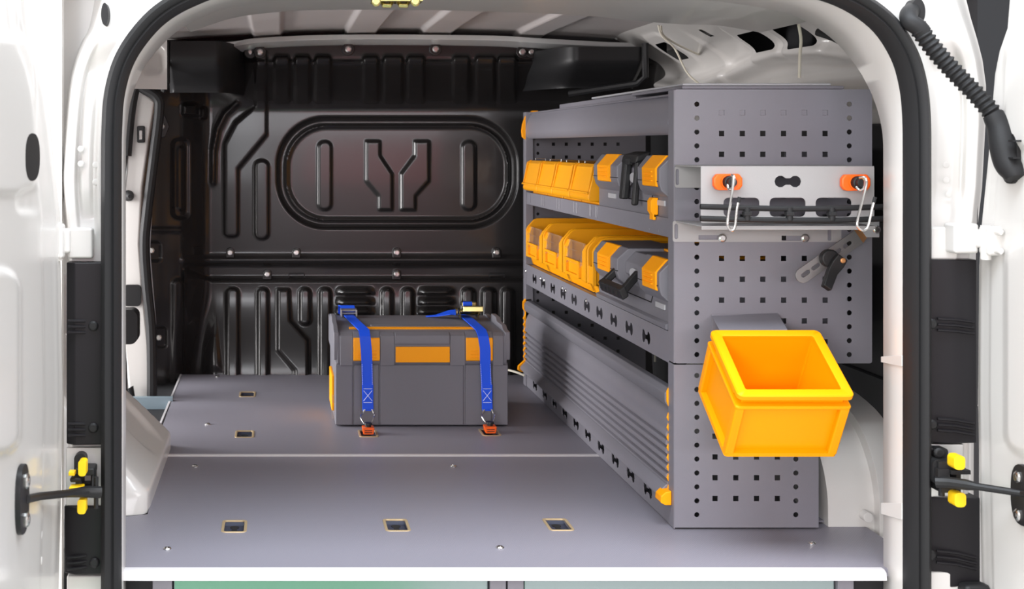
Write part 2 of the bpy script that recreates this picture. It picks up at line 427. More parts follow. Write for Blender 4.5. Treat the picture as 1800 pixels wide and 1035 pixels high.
# ================================================================== BULKHEAD
YB = 3.86
WIN = (484, 911, 203, 404, 88)
def bulk_h(U, V):
    h = np.zeros(U.shape)
    # window pressing
    d = sd_rr(U, V, *WIN)
    ang = 0.006
    h += emb(d, -0.020, 10)+emb(sd_rr(U, V, WIN[0]+15, WIN[1]-15, WIN[2]+14, WIN[3]-13, 74), 0.010, 5)-emb(sd_rr(U, V, WIN[0]+19, WIN[1]-17, WIN[2]+17, WIN[3]-16, 72), 0.006, 8)
    inner = [[(641, 246), (667, 246), (667, 272), (692, 306), (692, 371), (667, 371), (667, 346), (641, 318)],
             [(757, 246), (730, 246), (730, 272), (702, 306), (702, 371), (729, 371), (729, 346), (757, 318)]]
    for p in inner: h += emb(sd_poly(U, V, [(x*0.86+ (sum(q[0] for q in p)/8)*0.14, y*0.95+308*0.05) for x, y in p], 3.5), 0.007, 5)
    for x0, x1 in ((557, 585), (810, 838)): h += emb(sd_rr(U, V, x0, x1, 246, 371, 13.5), 0.007, 5)
    # outer beads
    h += emb(sd_rr(U, V, 445, 475, 279, 423, 14), 0.010, 6)
    h += emb(sd_poly(U, V, [(402, 408), (402, 254), (420, 220), (456, 190), (457, 100), (461, 96), (461, 234), (411, 294), (411, 408)], 11), 0.011, 7)
    # ridge at the left of the face
    h += 0.012*np.exp(-(sd_line(U, V, [(416, 182), (396, 200), (382, 228), (375, 265), (374, 320)])/5.0)**2)
    h += 0.006*sstep(335, 325, V)*sstep(365, 390, U)*sstep(420, 396, U)*(V > 180)*0
    # horizontal bars
    h += 0.011*np.exp(-((V-457)/6.5)**2)*sstep(314, 324, U)
    h += 0.012*sstep(488, 497, V-np.clip(372-U, 0, 60)*-0.38)*(U > 322)
    h += -0.006*sstep(462, 470, V)*(1-sstep(484, 492, V))*(U > 330)
    # lower panel beads
    for x0, x1, y0, y1 in ((394, 423, 503, 700), (449, 475, 503, 700), (523, 549, 503, 574), (558, 585, 503, 700), (667, 693, 503, 700), (703, 730, 503, 700), (809, 837, 503, 700), (844, 873, 503, 700), (879, 906, 503, 700)):
        h += emb(sd_rr(U, V, x0, x1, y0, y1, 12.5), 0.013, 8)
    h += emb(sd_poly(U, V, [(489, 510), (507, 510), (509, 564), (540, 598), (542, 700), (519, 700), (519, 650), (489, 615)], 5), 0.013, 8)
    for xa, xb in ((592, 657), (736, 799)):
        for yc in (511, 529, 546):
            t = np.clip((V-(yc-9))/13.0, 0, 1)
            h += 0.017*np.sin(t*math.pi/2)**1.5*(1-sstep(yc+3, yc+8, V))*sstep(xa-4, xa+16, U)*(1-sstep(xb-16, xb+4, U))
    # top flange and ribs
    wv = np.zeros(U.shape)
    for a, b_ in ((484, 507), (520, 543), (556, 580), (640, 663), (676, 706), (718, 744), (798, 823), (838, 868), (877, 906)):
        wv += sstep(a-5, a+2, U+(V-110)*0.0)*(1-sstep(b_-2, b_+5, U))
    h += 0.014*sstep(100, 110, V+wv*6)*(1-sstep(150, 192, V))*(U > 425)*wv
    h += 0.010*sstep(104, 110, V+wv*6)*(1-sstep(110, 140, V+wv*6))
    # left wing pressings
    h += emb(sd_rr(U, V, 299, 336, 240, 388, 16), -0.014, 9)+emb(sd_rr(U, V, 309, 327, 255, 372, 9), 0.010, 6)
    h += emb(sd_rr(U, V, 298, 330, 486, 690, 15), 0.018, 11)
    h += 0.008*np.exp(-((V-404)/4.0)**2)*(U < 322)
    h += emb(sd_rr(U, V, 250, 286, 422, 462, 10), -0.014, 7)+emb(sd_rr(U, V, 266, 296, 572, 614, 10), -0.014, 7)
    h += emb(sd_rr(U, V, 316, 352, 178, 208, 9), 0.03, 11)+emb(sd_rr(U, V, 349, 366, 186, 212, 7), 0.02, 8)
    h += emb(sd_poly(U, V, [(350, 655), (382, 540), (395, 655)], 0), 0.008, 14)
    return h
def bulk_pos(U, V):
    ub = 372-sstep(510, 690, V)*28
    Y = YB-0.09*sstep(0, 60, ub-U)-0.10*sstep(40, 140, ub-U)
    Y = Y-0.17*sstep(0, 1, (196-V)/96.0)*sstep(380, 460, U)-0.06*(1-sstep(380, 460, U))*sstep(0, 1, (190-V)/100.0)
    # crown of the upper face: leans back towards its top edge, so it catches the light
    Y = Y+0.0006*(1-sstep(190, 330, V))*sstep(180, 200, V)
    Y = Y-0.05*sstep(500, 690, V)*(U > 0)*sstep(350, 380, U)
    Y = Y-bulk_h(U, V)
    return (U-CX)*Y/F, Y, H-(V-CY)*Y/F
bulk = hf('wall_front', np.arange(236, 1172.1, 2.0), np.arange(70, 700.1, 1.8), bulk_pos, 'black_paint', None, (), 50, kind='structure')
def bulk_pt(u, v, off=0.0):
    X, Y, Z = bulk_pos(np.array([[float(u)]]), np.array([[float(v)]]))
    return Vector((float(X[0, 0]), float(Y[0, 0])-off, float(Z[0, 0])))
# raised screw lugs with screws
for (u, v) in ((405, 443), (521, 443), (697, 443), (872, 443), (470, 481), (697, 481)):
    p = bulk_pt(u, v); w = .013
    s = MB(); s.prism([(p.x-w, p.z-.016), (p.x+w, p.z-.016), (p.x+w, p.z+.004), (p.x+w*.7, p.z+.012), (p.x, p.z+.015), (p.x-w*.7, p.z+.012), (p.x-w, p.z+.004)], p.y-.014, p.y+.004)
    s.build('lug', 'black_paint', bulk, bevel=.004)
    screw((p.x, p.y-.014, p.z), bulk, .0075)
for (u, v) in ((457, 92), (612, 87), (765, 87), (917, 92), (440, 92), (933, 92)):
    p = bulk_pt(u, v); r_ = .009 if u in (440, 933) else .011
    MB().cyl((p.x, p.y-.012, p.z), (p.x, p.y+.004, p.z), .018, 18).build('boss', 'black_paint', bulk, bevel=.003)
    screw((p.x, p.y-.012, p.z), bulk, .0075 if r_ > .01 else .006)
for (u, v) in ((266, 440), (279, 593)):
    p = bulk_pt(u, v); screw((p.x, p.y-.003, p.z), bulk, .0075)
for u0, u1, v in ((508, 535, 487), (860, 886, 487)):
    a = bulk_pt(u0, v); c = bulk_pt(u1, v)
    MB().tube([a+Vector((0, -.004, 0)), a+Vector((0, -.004, .010)), c+Vector((0, -.004, .010)), c+Vector((0, -.004, 0))], .0022, 6).build('clip', 'black_plastic', bulk)
# bracket at the door side of the wing
p = bulk_pt(289, 222)
s = MB(); s.prism([(p.x-.03, p.z-.04), (p.x+.004, p.z-.03), (p.x+.016, p.z), (p.x+.004, p.z+.03), (p.x-.03, p.z+.045)], p.y-.03, p.y-.015)
s.build('bracket', 'black_paint', bulk, bevel=.003); screw((p.x-.006, p.y-.03, p.z), bulk, .008)

# overhead corner boxes of the bulkhead: soft, hollow looking black mouldings
def corner_box(u0, u1, v0, v1, Y0, face, name='corner_moulding'):
    x0, x1 = X_(u0, Y0), X_(u1, Y0); z1, z0 = Z_(v0, Y0), Z_(v1, Y0)
    us = np.linspace(0, 1, 60); vs = np.linspace(0, 1, 40)
    def pos(U, V):
        a = U if face > 0 else 1-U
        X = x0+(x1-x0)*U; Z = z0+(z1-z0)*V
        Yd = Y0+0.30*sstep(0.55, 1.0, a)**1.3+0.10*sstep(0.75, 0.0, V)**1.5+0.03*sstep(.05, 0, a)
        Z = Z+0.012*np.sin(a*2.2)*0
        return X, Yd, Z
    return hf(name, us, vs, pos, 'black_plastic', bulk)
corner_box(292, 446, 72, 160, 3.52, 1)
corner_box(925, 1136, 82, 152, 3.50, -1)
s = MB(); a = P(293, 72, 3.52); c = P(293, 160, 3.62)
s.tube([P(293, 74, 3.53), P(293, 145, 3.53), P(288, 158, 3.56)], .009, 8); s.build('moulding_edge', 'black_plastic', bulk)
s = MB(); s.tube([P(1134, 76, 3.50), P(1135, 135, 3.50), P(1120, 147, 3.52), P(1000, 165, 3.6)], .009, 8); s.build('moulding_edge', 'black_plastic', bulk)

# ================================================================== ROOF
def roof_pos(U, V):
    X, Y = U, V
    Z = 0.985-0.03*((X-0.35)/0.75)**2-0.012*sstep(3.55, 3.85, Y)
    for a, b_ in ((-.066, .012), (.19, .275), (.40, .485), (.665, .74)):
        Z = Z-0.012*sstep(a-.006, a+.004, X)*(1-sstep(b_-.004, b_+.006, X))*(1-sstep(3.70, 3.72, Y))
    return X, Y, Z
hf('ceiling', np.linspace(-.46, 1.16, 420), np.linspace(2.10, 3.95, 60), roof_pos, 'roof_metal', None, kind='structure')
cl = bpy.data.objects['ceiling']
# rail above the bulkhead
s = MB(); pts = smooth_path([P(300, 84, 3.7), P(400, 84, 3.68), P(455, 77, 3.66), P(560, 72, 3.66), P(690, 71, 3.66), P(860, 73, 3.66), P(950, 78, 3.66), P(1060, 84, 3.68), P(1140, 86, 3.7)], 5)
cs = [(Vector(p), Vector((0, .05, -.006))) for p in pts]
s.ribbon(cs, .014); s.build('roof_rail', 'pale_primer', cl, bevel=.002)
MB().box(-.46, 1.16, 3.70, 3.98, .955, .975).build('roof_rail', 'dark_lining', cl)
# bow just inside the rear header
s = MB(); pts = smooth_path([P(330, 60, 2.57), P(400, 36, 2.57), P(470, 25, 2.57), P(560, 20, 2.57), P(760, 20, 2.57), P(1000, 28, 2.57), P(1120, 39, 2.57), P(1200, 45, 2.57), P(1262, 47, 2.57), P(1340, 60, 2.57)], 5)
s.ribbon([(Vector(p)+Vector((0, -.19, .012)), Vector((0, .19, 0))) for p in pts], .02); s.build('roof_bow', 'white_paint', cl, bevel=.004)
# outer shell of the roof, shades the inside
MB().box(-.50, 1.20, 2.10, 4.05, 1.005, 1.02).build('roof_skin', 'white_paint', cl)

# ================================================================== RIGHT INNER WALL
def sdh(Yc, zc, hy, hz, r): return lambda U, V: sd_rr(U, V, Yc-hy, Yc+hy, zc-hz, zc+hz, r)
def rw_pos(U, V):
    Y, Z = U, V
    X = 1.11-0.22*sstep(.84, 1.02, Z)+0.02*sstep(.80, .74, Z)
    X = X-0.012*(1-sstep(-.012, .010, sd_rr(Y, Z, 2.42, 2.98, .735, .80, .03)))
    X = X-0.03*np.exp(-((Z-.835-.02*np.sin(Y*5))/.018)**2)*sstep(2.4, 2.6, Y)
    for yc, zc, hy, hz in ((2.90, .888, .075, .026), (2.70, .885, .075, .03), (3.42, .905, .062, .026)):
        X = X-0.008*(1-sstep(0, .012, sd_rr(Y, Z, yc-hy-.014, yc+hy+.014, zc-hz-.010, zc+hz+.010, .025)))
    X = X+0.02*sstep(3.50, 3.52, Y)*0-0.02*(sstep(3.18, 3.2, Y)-sstep(3.52, 3.54, Y))*(1-sstep(.90, .95, Z))*0.6
    return X, Y, Z
rw = hf('wall_right', np.arange(2.14, 3.90, .008), np.arange(.66, 1.02, .0045), rw_pos, 'white_paint', None,
        [sdh(2.90, .888, .066, .020, .014), sdh(2.70, .885, .066, .024, .014), sdh(3.42, .905, .050, .021, .012), sdh(3.10, .925, .012, .008, .003), sdh(3.24, .80, .006, .014, .003)], kind='structure')
MB().box(1.145, 1.17, 2.2, 3.95, -.02, 1.02).build('outer_skin', 'hole_dark', rw)  # skin coloured near black as backing, puts the shade into the wall holes
MB().box(1.085, 1.13, 2.12, 3.90, -.02, .24).build('lining', 'dark_lining', rw)
MB().box(1.095, 1.13, 2.12, 3.90, .24, .70).build('lining', 'dark_lining', rw, bevel=.004)
MB().box(1.05, 1.10, 2.13, 2.26, .30, .72).build('lining', 'rack_grey', rw, bevel=.01)
s = MB(); s.tube(smooth_path([P(1437, 56, 2.30), P(1470, 68, 2.27), P(1500, 90, 2.24), P(1523, 131, 2.2)], 5), .007, 8); s.build('rubber_edge', 'rubber', rw)
# right wheel arch
pr = [(2.262, -.012), (2.262, .03), (2.266, .07), (2.290, .118), (2.342, .165), (2.42, .19), (2.55, .205), (2.75, .21), (2.95, .20), (3.1, .15), (3.2, .06), (3.21, -.012)]
pr = [tuple(p) for p in smooth_path(pr, 3)]
s = MB(); s.prism(pr, 1.035, 1.085, 'X'); s.prism([(y+.02 if i < len(pr)//2 else y, z-.012 if z > 0 else z) for i, (y, z) in enumerate(pr)], .955, 1.036, 'X')
s.build('wheel_arch', 'white_paint', rw, bevel=.008, seg=3)
p = P(1527, 910, 2.258); MB().cyl(p, p+Vector((0, .02, 0)), .0085, 18).build('plug', 'white_paint', rw, bevel=.001)

# ================================================================== LEFT SIDE: wall, wheel arch, side door opening
lw = struct('wall_left', (-.45, 2.6, -.05))
MB().box(-.47, -.45, 2.10, 2.92, -.3, .70).build('side_panel', 'white_paint', lw)
MB().box(-.47, -.45, 2.10, 3.95, .86, 1.0).build('side_rail', 'pale_primer', lw, bevel=.004)
MB().box(-.47, -.45, 2.10, 2.92, .68, .9).build('side_panel', 'pale_primer', lw)
MB().box(-.52, -.335, 2.05, 2.07, -.5, 1.02).box(-.52, -.50, 2.13, 2.92, -.3, 1.02).build('outer_skin', 'white_paint', lw)
MB().box(-.52, -.262, 2.15, 2.17, .45, 1.02).build('outer_skin', 'white_paint', lw)
# wheel arch: boxy pressed hump
def arch_pos(U, V):
    # U along Y 0..1, V up the inner face 0..1 then over
    t = U; Y = 2.315+0.64*t
    end = sstep(0, .16, t)*(1-sstep(.86, 1.0, t))
    x = -.234-.02*sstep(.0, .15, 1-t)*0
    zz = V*.30
    lean = .20*sstep(0, .10, zz)*zz/.10*0+np.clip(zz-.035, 0, 1)*.95
    X = -.232-lean*1.0-.012*(1-end)
    X = X-0.22*(1-sstep(0, .10, t+.0-zz*.22))-0.30*sstep(.92, 1.0, t+zz*.6)
    X = X-0.012*(1-sstep(-.012, .02, sd_rr(Y, zz, 2.62, 2.78, .06, .16, .03)))
    return X, Y+.10*zz*(1-t), zz-.004
hf('wheel_arch', np.linspace(0, 1, 90), np.linspace(0, 1, 50), arch_pos, 'white_paint', lw, smooth=80)
# upper inner corner of the D-pillar seen over the side opening
s = MB(); pts = [P(232, 118, 3.1), P(262, 100, 3.2), P(292, 80, 3.4)]
def uc_pos(U, V):
    a = P(222, 150, 3.35); b_ = P(296, 80, 3.35)
    X = a.x+(b_.x-a.x)*U; Z = a.z+(b_.z-a.z+.02)*V
    Y = 3.36-0.05*U+0.02*(1-sstep(-.1, .1, sd_rr(U, V, .45, .9, .25, .75, .15)))-.10*(1-V)*(1-U)
    return X, Y, Z
hf('corner_panel', np.linspace(-.2, 1.0, 40), np.linspace(-.1, 1.3, 40), uc_pos, 'white_paint', lw)
# front jamb of the side door: white post, rubber seal, striker parts
YJ = 3.46
jl = [(224, 170), (222, 300), (213, 380), (213, 560), (228, 700), (228, 770)]
jr = [(262, 700), (262, 620), (250, 500), (245, 430), (250, 330), (262, 240), (272, 178), (250, 160), (236, 155)]
prof = [(X_(u, YJ), Z_(v, YJ)) for u, v in jl]+[(X_(262, YJ), Z_(770, YJ))]+[(X_(u, YJ), Z_(v, YJ)) for u, v in jr]
dj = struct('door_3', (X_(240, YJ), YJ, -.3))
MB().prism(prof, YJ, YJ+.035).build('jamb', 'white_paint', dj, bevel=.006)
sp = smooth_path([P(226, 420, YJ-.02), P(220, 330, YJ-.02), P(225, 240, YJ-.02), P(232, 180, YJ-.02), P(240, 153, YJ-.02), P(256, 158, YJ-.02), P(276, 172, YJ-.02), P(280, 195, YJ-.02), P(270, 280, YJ-.02), P(259, 370, YJ-.02), P(254, 430, YJ-.02), P(258, 500, YJ-.02), P(265, 570, YJ-.02), P(267, 640, YJ-.02), P(267, 770, YJ-.02)], 5)
sp = sp[8*1:]
MB().tube(sp, .0135, 10).build('door_seal', 'rubber', dj)
sp2 = [Vector(p)+Vector((-.0, -.006, .0)) for p in smooth_path([P(226, 168, YJ), P(219, 260, YJ), P(211, 340, YJ)], 5)]
MB().tube(sp2, .011, 8).build('door_seal', 'rubber', dj)
s = MB(); s.ribbon([(P(282, 230, YJ-.01), Vector((.003, 0, 0))), (P(266, 360, YJ-.01), Vector((.003, 0, 0))), (P(262, 440, YJ-.01), Vector((.003, 0, 0))), (P(272, 560, YJ-.01), Vector((.003, 0, 0))), (P(274, 695, YJ-.01), Vector((.003, 0, 0)))], .004)
s.build('flange', 'light_grey', dj)
p = P(248, 236, YJ-.004); MB().box(p.x-.010, p.x+.010, p.y-.008, p.y+.01, p.z-.022, p.z+.022).build('striker', 'black_plastic', dj, bevel=.003)
MB().box(p.x-.004, p.x+.004, p.y-.011, p.y-.004, p.z-.014, p.z+.010).build('striker_slot', 'steel', dj, bevel=.001)
p = P(226, 344, YJ); s = MB(); s.tube([p, p+Vector((.004, -.02, 0)), p+Vector((.006, -.026, 0)), p+Vector((.008, -.04, 0))], [.015, .012, .008, .005], 14); s.build('rubber_stop', 'rubber', dj)
p = P(232, 519, YJ-.004); MB().prism(rrect(p.x-.022, p.x+.024, p.z-.028, p.z+.028, .01), p.y-.006, p.y+.006).build('cover_plate', 'black_plastic', dj, bevel=.002)
s = MB(); s.prism(rrect(X_(180, 3.2), X_(244, 3.2), Z_(602, 3.2), Z_(542, 3.2), .018), 3.17, 3.23); s.build('door_handle', 'black_plastic', dj, bevel=.012, seg=3)
s = MB(); s.tube([P(216, 600, 3.22), P(219, 640, 3.24), P(222, 740, 3.26)], .006, 8); s.build('handle_stem', 'rubber', dj)
p = P(226, 688, 3.44); s = MB(); s.tube([p, p+Vector((.004, 0, .01)), p+Vector((.012, 0, -.02))], [.008, .010, .006], 10); s.build('latch_pin', 'black_plastic', dj)
# dark sliding door leaf edge left of the jamb
MB().prism([(X_(214, 3.5), Z_(165, 3.5)), (X_(232, 3.5), Z_(165, 3.5)), (X_(222, 3.5), Z_(300, 3.5)), (X_(204, 3.5), Z_(300, 3.5))], 3.5, 3.52).build('glass_edge', 'panel_blue_grey', dj)
# step well panel
MB().box(X_(200, 3.40), X_(304, 3.40), 3.40, 3.415, -.45, Z_(698, 3.40)).build('step_panel', 'panel_blue_grey', dj, bevel=.001)
MB().box(-.60, -.30, 2.95, 3.43, -.47, -.45).build('step', 'hole_dark', dj)

# ================================================================== REAR OPENING: frame, seal, pillars
op = [(212, 1110), (212, 800), (212, 500), (212, 290), (213, 225), (217, 170), (231, 118), (256, 76), (292, 38), (340, 10), (405, -12), (520, -27), (700, -33), (1000, -33), (1240, -28), (1390, -12), (1470, 9), (1530, 47), (1565, 95), (1582, 145), (1589, 205), (1590, 300), (1590, 500), (1590, 800), (1590, 1110)]
op = smooth_path(op, 5)
def sweep(path, prof_fn, name, m, parent, bevel=0, smooth=50):
    n = len(path); s = MB()
    pts = [np.array(p) for p in path]; k = None
    for i, p in enumerate(pts):
        t = pts[min(i+1, n-1)]-pts[max(i-1, 0)]; t /= np.linalg.norm(t)
        nrm = np.array((t[1], -t[0]))            # in (u, v-down); outward
        if k is None: pass
        pr = prof_fn(i/(n-1), p)
        k = len(pr)
        for off, Y in pr:
            x = (p[0]-CX)*2.0/F; z = H-(p[1]-CY)*2.0/F
            # outward normal in world: px v is down, so flip z
            s.v.append(Vector((x+nrm[0]*off, Y, z-nrm[1]*off)))
    for i in range(n-1):
        for j in range(k-1):
            a = i*k+j; s.f.append((a, a+1, a+k+1, a+k))
    return s.build(name, m, parent, bevel=bevel, smooth=smooth)
rear = struct('wall_rear', (.35, 2.05, -.3))
def outw(i): return 1
# orientation check: path goes up the left side, so outward is -x there
t0 = np.array(op[1])-np.array(op[0])
SGN = -1.0 if (t0[1]/np.linalg.norm(t0)) > 0 else 1.0
def flange_prof(f, p):
    topness = float(sstep(260, 20, np.array(p[1])))
    Yi = 2.07+.07*topness
    inn = -.0-.006*topness
    return [(.02, 1.995), (0.004, 1.992), (0.0, 2.0), (inn*.3, (2.0+Yi)/2), (inn, Yi), (inn+.012, Yi+.012), (.05, Yi+.02)]
sweep(op, flange_prof, 'frame', 'white_paint', rear)
def seal_prof(f, p):
    return [(-.001, 2.004), (-.003, 1.99), (.001, 1.976), (.006, 1.968), (.0095, 1.970), (.0125, 1.964), (.019, 1.962), (.026, 1.970), (.028, 1.985), (.026, 2.0)]
sweep(op, seal_prof, 'door_seal', 'rubber', rear)
# header box above the opening
MB().box(-.3, .95, 2.0, 2.19, .915, 1.02).build('header', 'white_paint', rear, bevel=.02, seg=3)

# left pillar, pressed sheet
LO = smooth_path([(118, 1100), (118, 700), (117, 470), (112, 400), (106, 331), (107, 281), (117, 160), (128, 108), (142, 72), (154, 50), (163, 10), (170, -40)], 6)
LOp = [(float(a), float(b_)) for a, b_ in LO]
def outer_l(V):
    vv = np.array([q[1] for q in LOp])[::-1]; uu = np.array([q[0] for q in LOp])[::-1]
    return np.interp(V, vv, uu)
# inner edge follows the seal
def seal_edge(V, side):
    pts = [(float(p[0]), float(p[1])) for p in op]
    mid = len(pts)//2
    h = pts[:mid] if side < 0 else pts[mid:]
    h = sorted(h, key=lambda q: q[1])
    return np.interp(V, [q[1] for q in h], [q[0] for q in h])
def lp_pos(U, V):
    a = outer_l(V); b_ = seal_edge(V, -1)-6
    b_ = np.where(V < 40, b_+ 0, b_)
    u = a+(b_-a)*U
    Y = 2.01+.12*(1-sstep(0, .10, U))**2
    Y = Y+0.016*sstep(.22, .30, U)*(1-sstep(.56, .66, U))*(1-sstep(380, 440, V))*sstep(60, 130, V)
    Y = Y-0.012*sstep(.30, .38, U)*(1-sstep(.48, .60, U))*(1-sstep(330, 400, V))*sstep(120, 200, V)*0.6
    Y = Y-0.010*sstep(.80, .9, U)
    Y = Y+0.010*(1-sstep(0, 8, np.abs(V-418)))*(1-sstep(.5, .8, U))*0
    return (u-CX)*(Y-.01)/F, Y, H-(V-CY)*(Y-.01)/F
hf('pillar', np.linspace(0, 1, 70), np.arange(-40, 1100.1, 4), lp_pos, 'white_paint', rear, smooth=80)
RO = smooth_path([(1738, -60), (1722, -20), (1705, -2), (1722, 40), (1732, 85), (1738, 130), (1736, 220), (1730, 330), (1722, 400), (1718, 600), (1716, 1100)], 6)
ROp = [(1690, -60), (1702, -10), (1712, 30), (1724, 70), (1733, 105), (1739, 150), (1738, 220), (1732, 330), (1724, 400), (1720, 600), (1718, 1100)]
def outer_r(V): return np.interp(V, [q[1] for q in ROp], [q[0] for q in ROp])
def rp_pos(U, V):
    b_ = outer_r(V); a = seal_edge(V, 1)+6
    u = a+(b_-a)*U
    Y = 2.01+.12*sstep(.88, 1.0, U)**2
    Y = Y-0.010*(1-sstep(.10, .2, U))
    Y = Y+0.018*sstep(.30, .42, U)*(1-sstep(.70, .80, U))*(1-sstep(330, 390, V))*sstep(60, 130, V)
    Y = Y+0.02*sstep(.60, .75, U)*sstep(60, 140, V)*(1-sstep(370, 400, V))
    return (u-CX)*(Y-.01)/F, Y, H-(V-CY)*(Y-.01)/F
hf('pillar', np.linspace(0, 1, 80), np.arange(-60, 1100.1, 4), rp_pos, 'white_paint', rear, smooth=80)
# spot welds on the pillars
def weld(p, parent, r=.004, n=(0, -1, 0)):
    o = screw(p, parent, r, 'white_paint', n, 'weld_spot'); o.scale = tuple(r*(.35 if abs(c) > .5 else 1) for c in n)
for u, v in ((142, 288), (168, 290), (168, 320), (142, 262), (150, 408), (150, 436), (1663, 290), (1664, 317), (1668, 342), (1640, 402), (1640, 440)):
    weld(P(u, v, 2.014 if v < 400 else 2.004), rear)
# oval plug high on the left pillar
s = MB(); s.prism([(X_(186, 2.0)+.0055*math.cos(a), Z_(26, 2.0)+.017*math.sin(a)) for a in [2*math.pi*k/24 for k in range(24)]], 1.985, 2.02); s.build('plug', 'rubber', rear, bevel=.002)
# black cover trims on the pillars
def cover(us, vs_px, Y, name, fold):
    u0, u1 = us; v0, v1 = vs_px
    x0, x1 = X_(u0, Y), X_(u1, Y)
    prof_ = [(x0, Y+.03), (x0, Y+.004), (x0+(x1-x0)*fold, Y-.006), (x1, Y-.002), (x1, Y+.03)]
    return MB().prism(prof_, Z_(v1, Y), Z_(v0, Y), 'Z').build(name, 'trim_black', rear, bevel=.002)
c1 = cover((116, 181), (461, 781), 1.99, 'cover_trim', .25); c2 = cover((112, 183), (890, 1008), 1.99, 'cover_trim', .3)
c3 = cover((1622, 1716), (456, 778), 1.99, 'cover_trim', .5); c4 = cover((1622, 1722), (874, 1030), 1.99, 'cover_trim', .5)
def ridge_set(par, u0, u1, v, slope=0):
    for k in range(3):
        MB().tube([P(u0, v+k*10, 1.982), P((u0+u1)/2, v+k*10+slope*.3, 1.980), P(u1, v+k*10+slope, 1.986)], .0022, 6).build('ridge', 'trim_black', par)
ridge_set(c1, 120, 150, 564); ridge_set(c1, 120, 150, 745); ridge_set(c2, 118, 152, 980, -4)
ridge_set(c3, 1648, 1712, 560, 6); ridge_set(c3, 1648, 1712, 736, 8); ridge_set(c4, 1646, 1716, 968, 12)
for c_, u, v in ((c1, 164, 573), (c1, 164, 752), (c2, 166, 989), (c3, 1633, 569), (c3, 1633, 746), (c4, 1631, 975)):
    screw(P(u+(5 if u > 1000 else 0), v, 1.980 if u > 1000 else 1.985), c_, .0062, 'black_plastic')
MB().box(X_(118, 2.0), X_(190, 2.0), 1.995, 2.02, Z_(1100, 2.0), Z_(1010, 2.0)).build('pillar_foot', 'white_paint', rear, bevel=.003)
MB().box(X_(1622, 2.0), X_(1680, 2.0), 1.985, 2.02, Z_(1100, 2.0), Z_(1000, 2.0)).build('pillar_foot', 'white_paint', rear, bevel=.003)
MB().box(X_(1672, 2.0), X_(1722, 2.0), 1.96, 1.99, Z_(1060, 2.0), Z_(1014, 2.0)).build('bumper_end', 'black_plastic', rear, bevel=.01)
# bright plates behind the door checks
MB().box(X_(117, 2.0), X_(182, 2.0), 1.993, 2.0, Z_(887, 2.0), Z_(785, 2.0)).build('check_plate', 'white_paint', rear, bevel=.002)
MB().box(X_(1622, 2.0), X_(1690, 2.0), 1.993, 2.0, Z_(873, 2.0), Z_(778, 2.0)).build('check_plate', 'aluminium', rear, bevel=.002)
# steps of the right door frame flange
for v0, v1 in ((625, 645), (885, 915)):
    MB().prism([(2.004, Z_(v1, 2.0)), (2.004, Z_(v0, 2.0)), (2.075, Z_(v0+6, 2.05)), (2.075, Z_(v1-4, 2.05))], X_(1588, 2.0)-.0005, X_(1588, 2.0)+.005, 'X').build('flange_step', 'white_paint', rear, bevel=.002)
# striker on the header
s = MB(); z0 = Z_(2, 2.03)
s.box(X_(652, 2.03), X_(740, 2.03), 2.0, 2.04, Z_(6, 2.03), Z_(-6, 2.03))
for u in (680, 709): s.tube([P(u-9, 3, 2.02), P(u-5, 10, 2.01), P(u+5, 10, 2.01), P(u+9, 3, 2.02)], .004, 8)
s.build('striker', 'zinc_yellow', rear, bevel=.002)
for u in (661, 730): screw(P(u, 3, 2.0), rear, .006, 'zinc_yellow')

# ================================================================== REAR DOORS
def door_sheet(name, X0, us, sil, feats, side):
    d = struct(name, (X0, 1.8, -.35))
    def pos(U, V):
        edge = np.interp(V, [q[1] for q in sil], [q[0] for q in sil])
        lim = us[1] if side < 0 else us[0]
        # squeeze the grid so that it ends on the silhouette
        if side < 0: u = us[0]+(U-us[0])*(edge-us[0])/(us[1]-us[0]); dist = edge-u
        else: u = us[1]-(us[1]-U)*(us[1]-edge)/(us[1]-us[0]); dist = u-edge
        Y = X0*F/(u-CX)
        bump = feats(u, V, dist)
        wrap = .007*(1-sstep(0, 7, dist))**2
        X = X0-side*bump*-1*0+(-side)*(bump)-(-side)*wrap
        return X, Y, H-(V-CY)*Y/F
    hf('door_panel', np.linspace(us[0], us[1], 90), np.arange(-80, 1100.1, 5), pos, 'white_paint', d, smooth=80)
    return d
def feat_l(u, V, dist):
    b = .012*sstep(6, 14, dist)
    b = b-.010*sstep(14, 20, dist)*(1-sstep(36, 44, dist))
    inner = sd_rr(u, V, -200, 62+8*np.sin(V/90.0), 380, 1200, 40)
    b = b+.022*(1-sstep(-14, 6, sd_rr(u, V, -200, 62, 60, 345, 40)))
    b = b+.028*(1-sstep(-16, 8, sd_rr(u, V, -200, 30, 470, 800, 40)))
    b = b-.02*(1-sstep(-10, 8, sd_rr(u, V, 28, 62, 330, 372, 10)))
    return b*.25*sstep(2, 26, dist)
def feat_r(u, V, dist):
    b = .010*sstep(4, 9, dist)
    b = b-.008*sstep(10, 14, dist)*(1-sstep(24, 30, dist))
    b = b+.020*(1-sstep(-10, 6, sd_rr(u, V, 1768, 2000, 60, 260, 30)))
    b = b+.024*(1-sstep(-12, 8, sd_rr(u, V, 1772, 2000, 420, 800, 40)))
    return b*.25*sstep(2, 22, dist)
SL = [(46, -80), (48, 0), (52, 40), (62, 85), (76, 120), (86, 160), (94, 220), (102, 300), (108, 350), (112, 385), (110, 420), (112, 460), (116, 700), (112, 900), (106, 1100)]
SR = [(1770, -80), (1770, 0), (1766, 50), (1752, 90), (1744, 130), (1738, 200), (1732, 280), (1724, 360), (1720, 400), (1716, 470), (1714, 700), (1718, 900), (1722, 1100)]
dl = door_sheet('door_1', -.325, (-110, 116), SL, feat_l, -1)
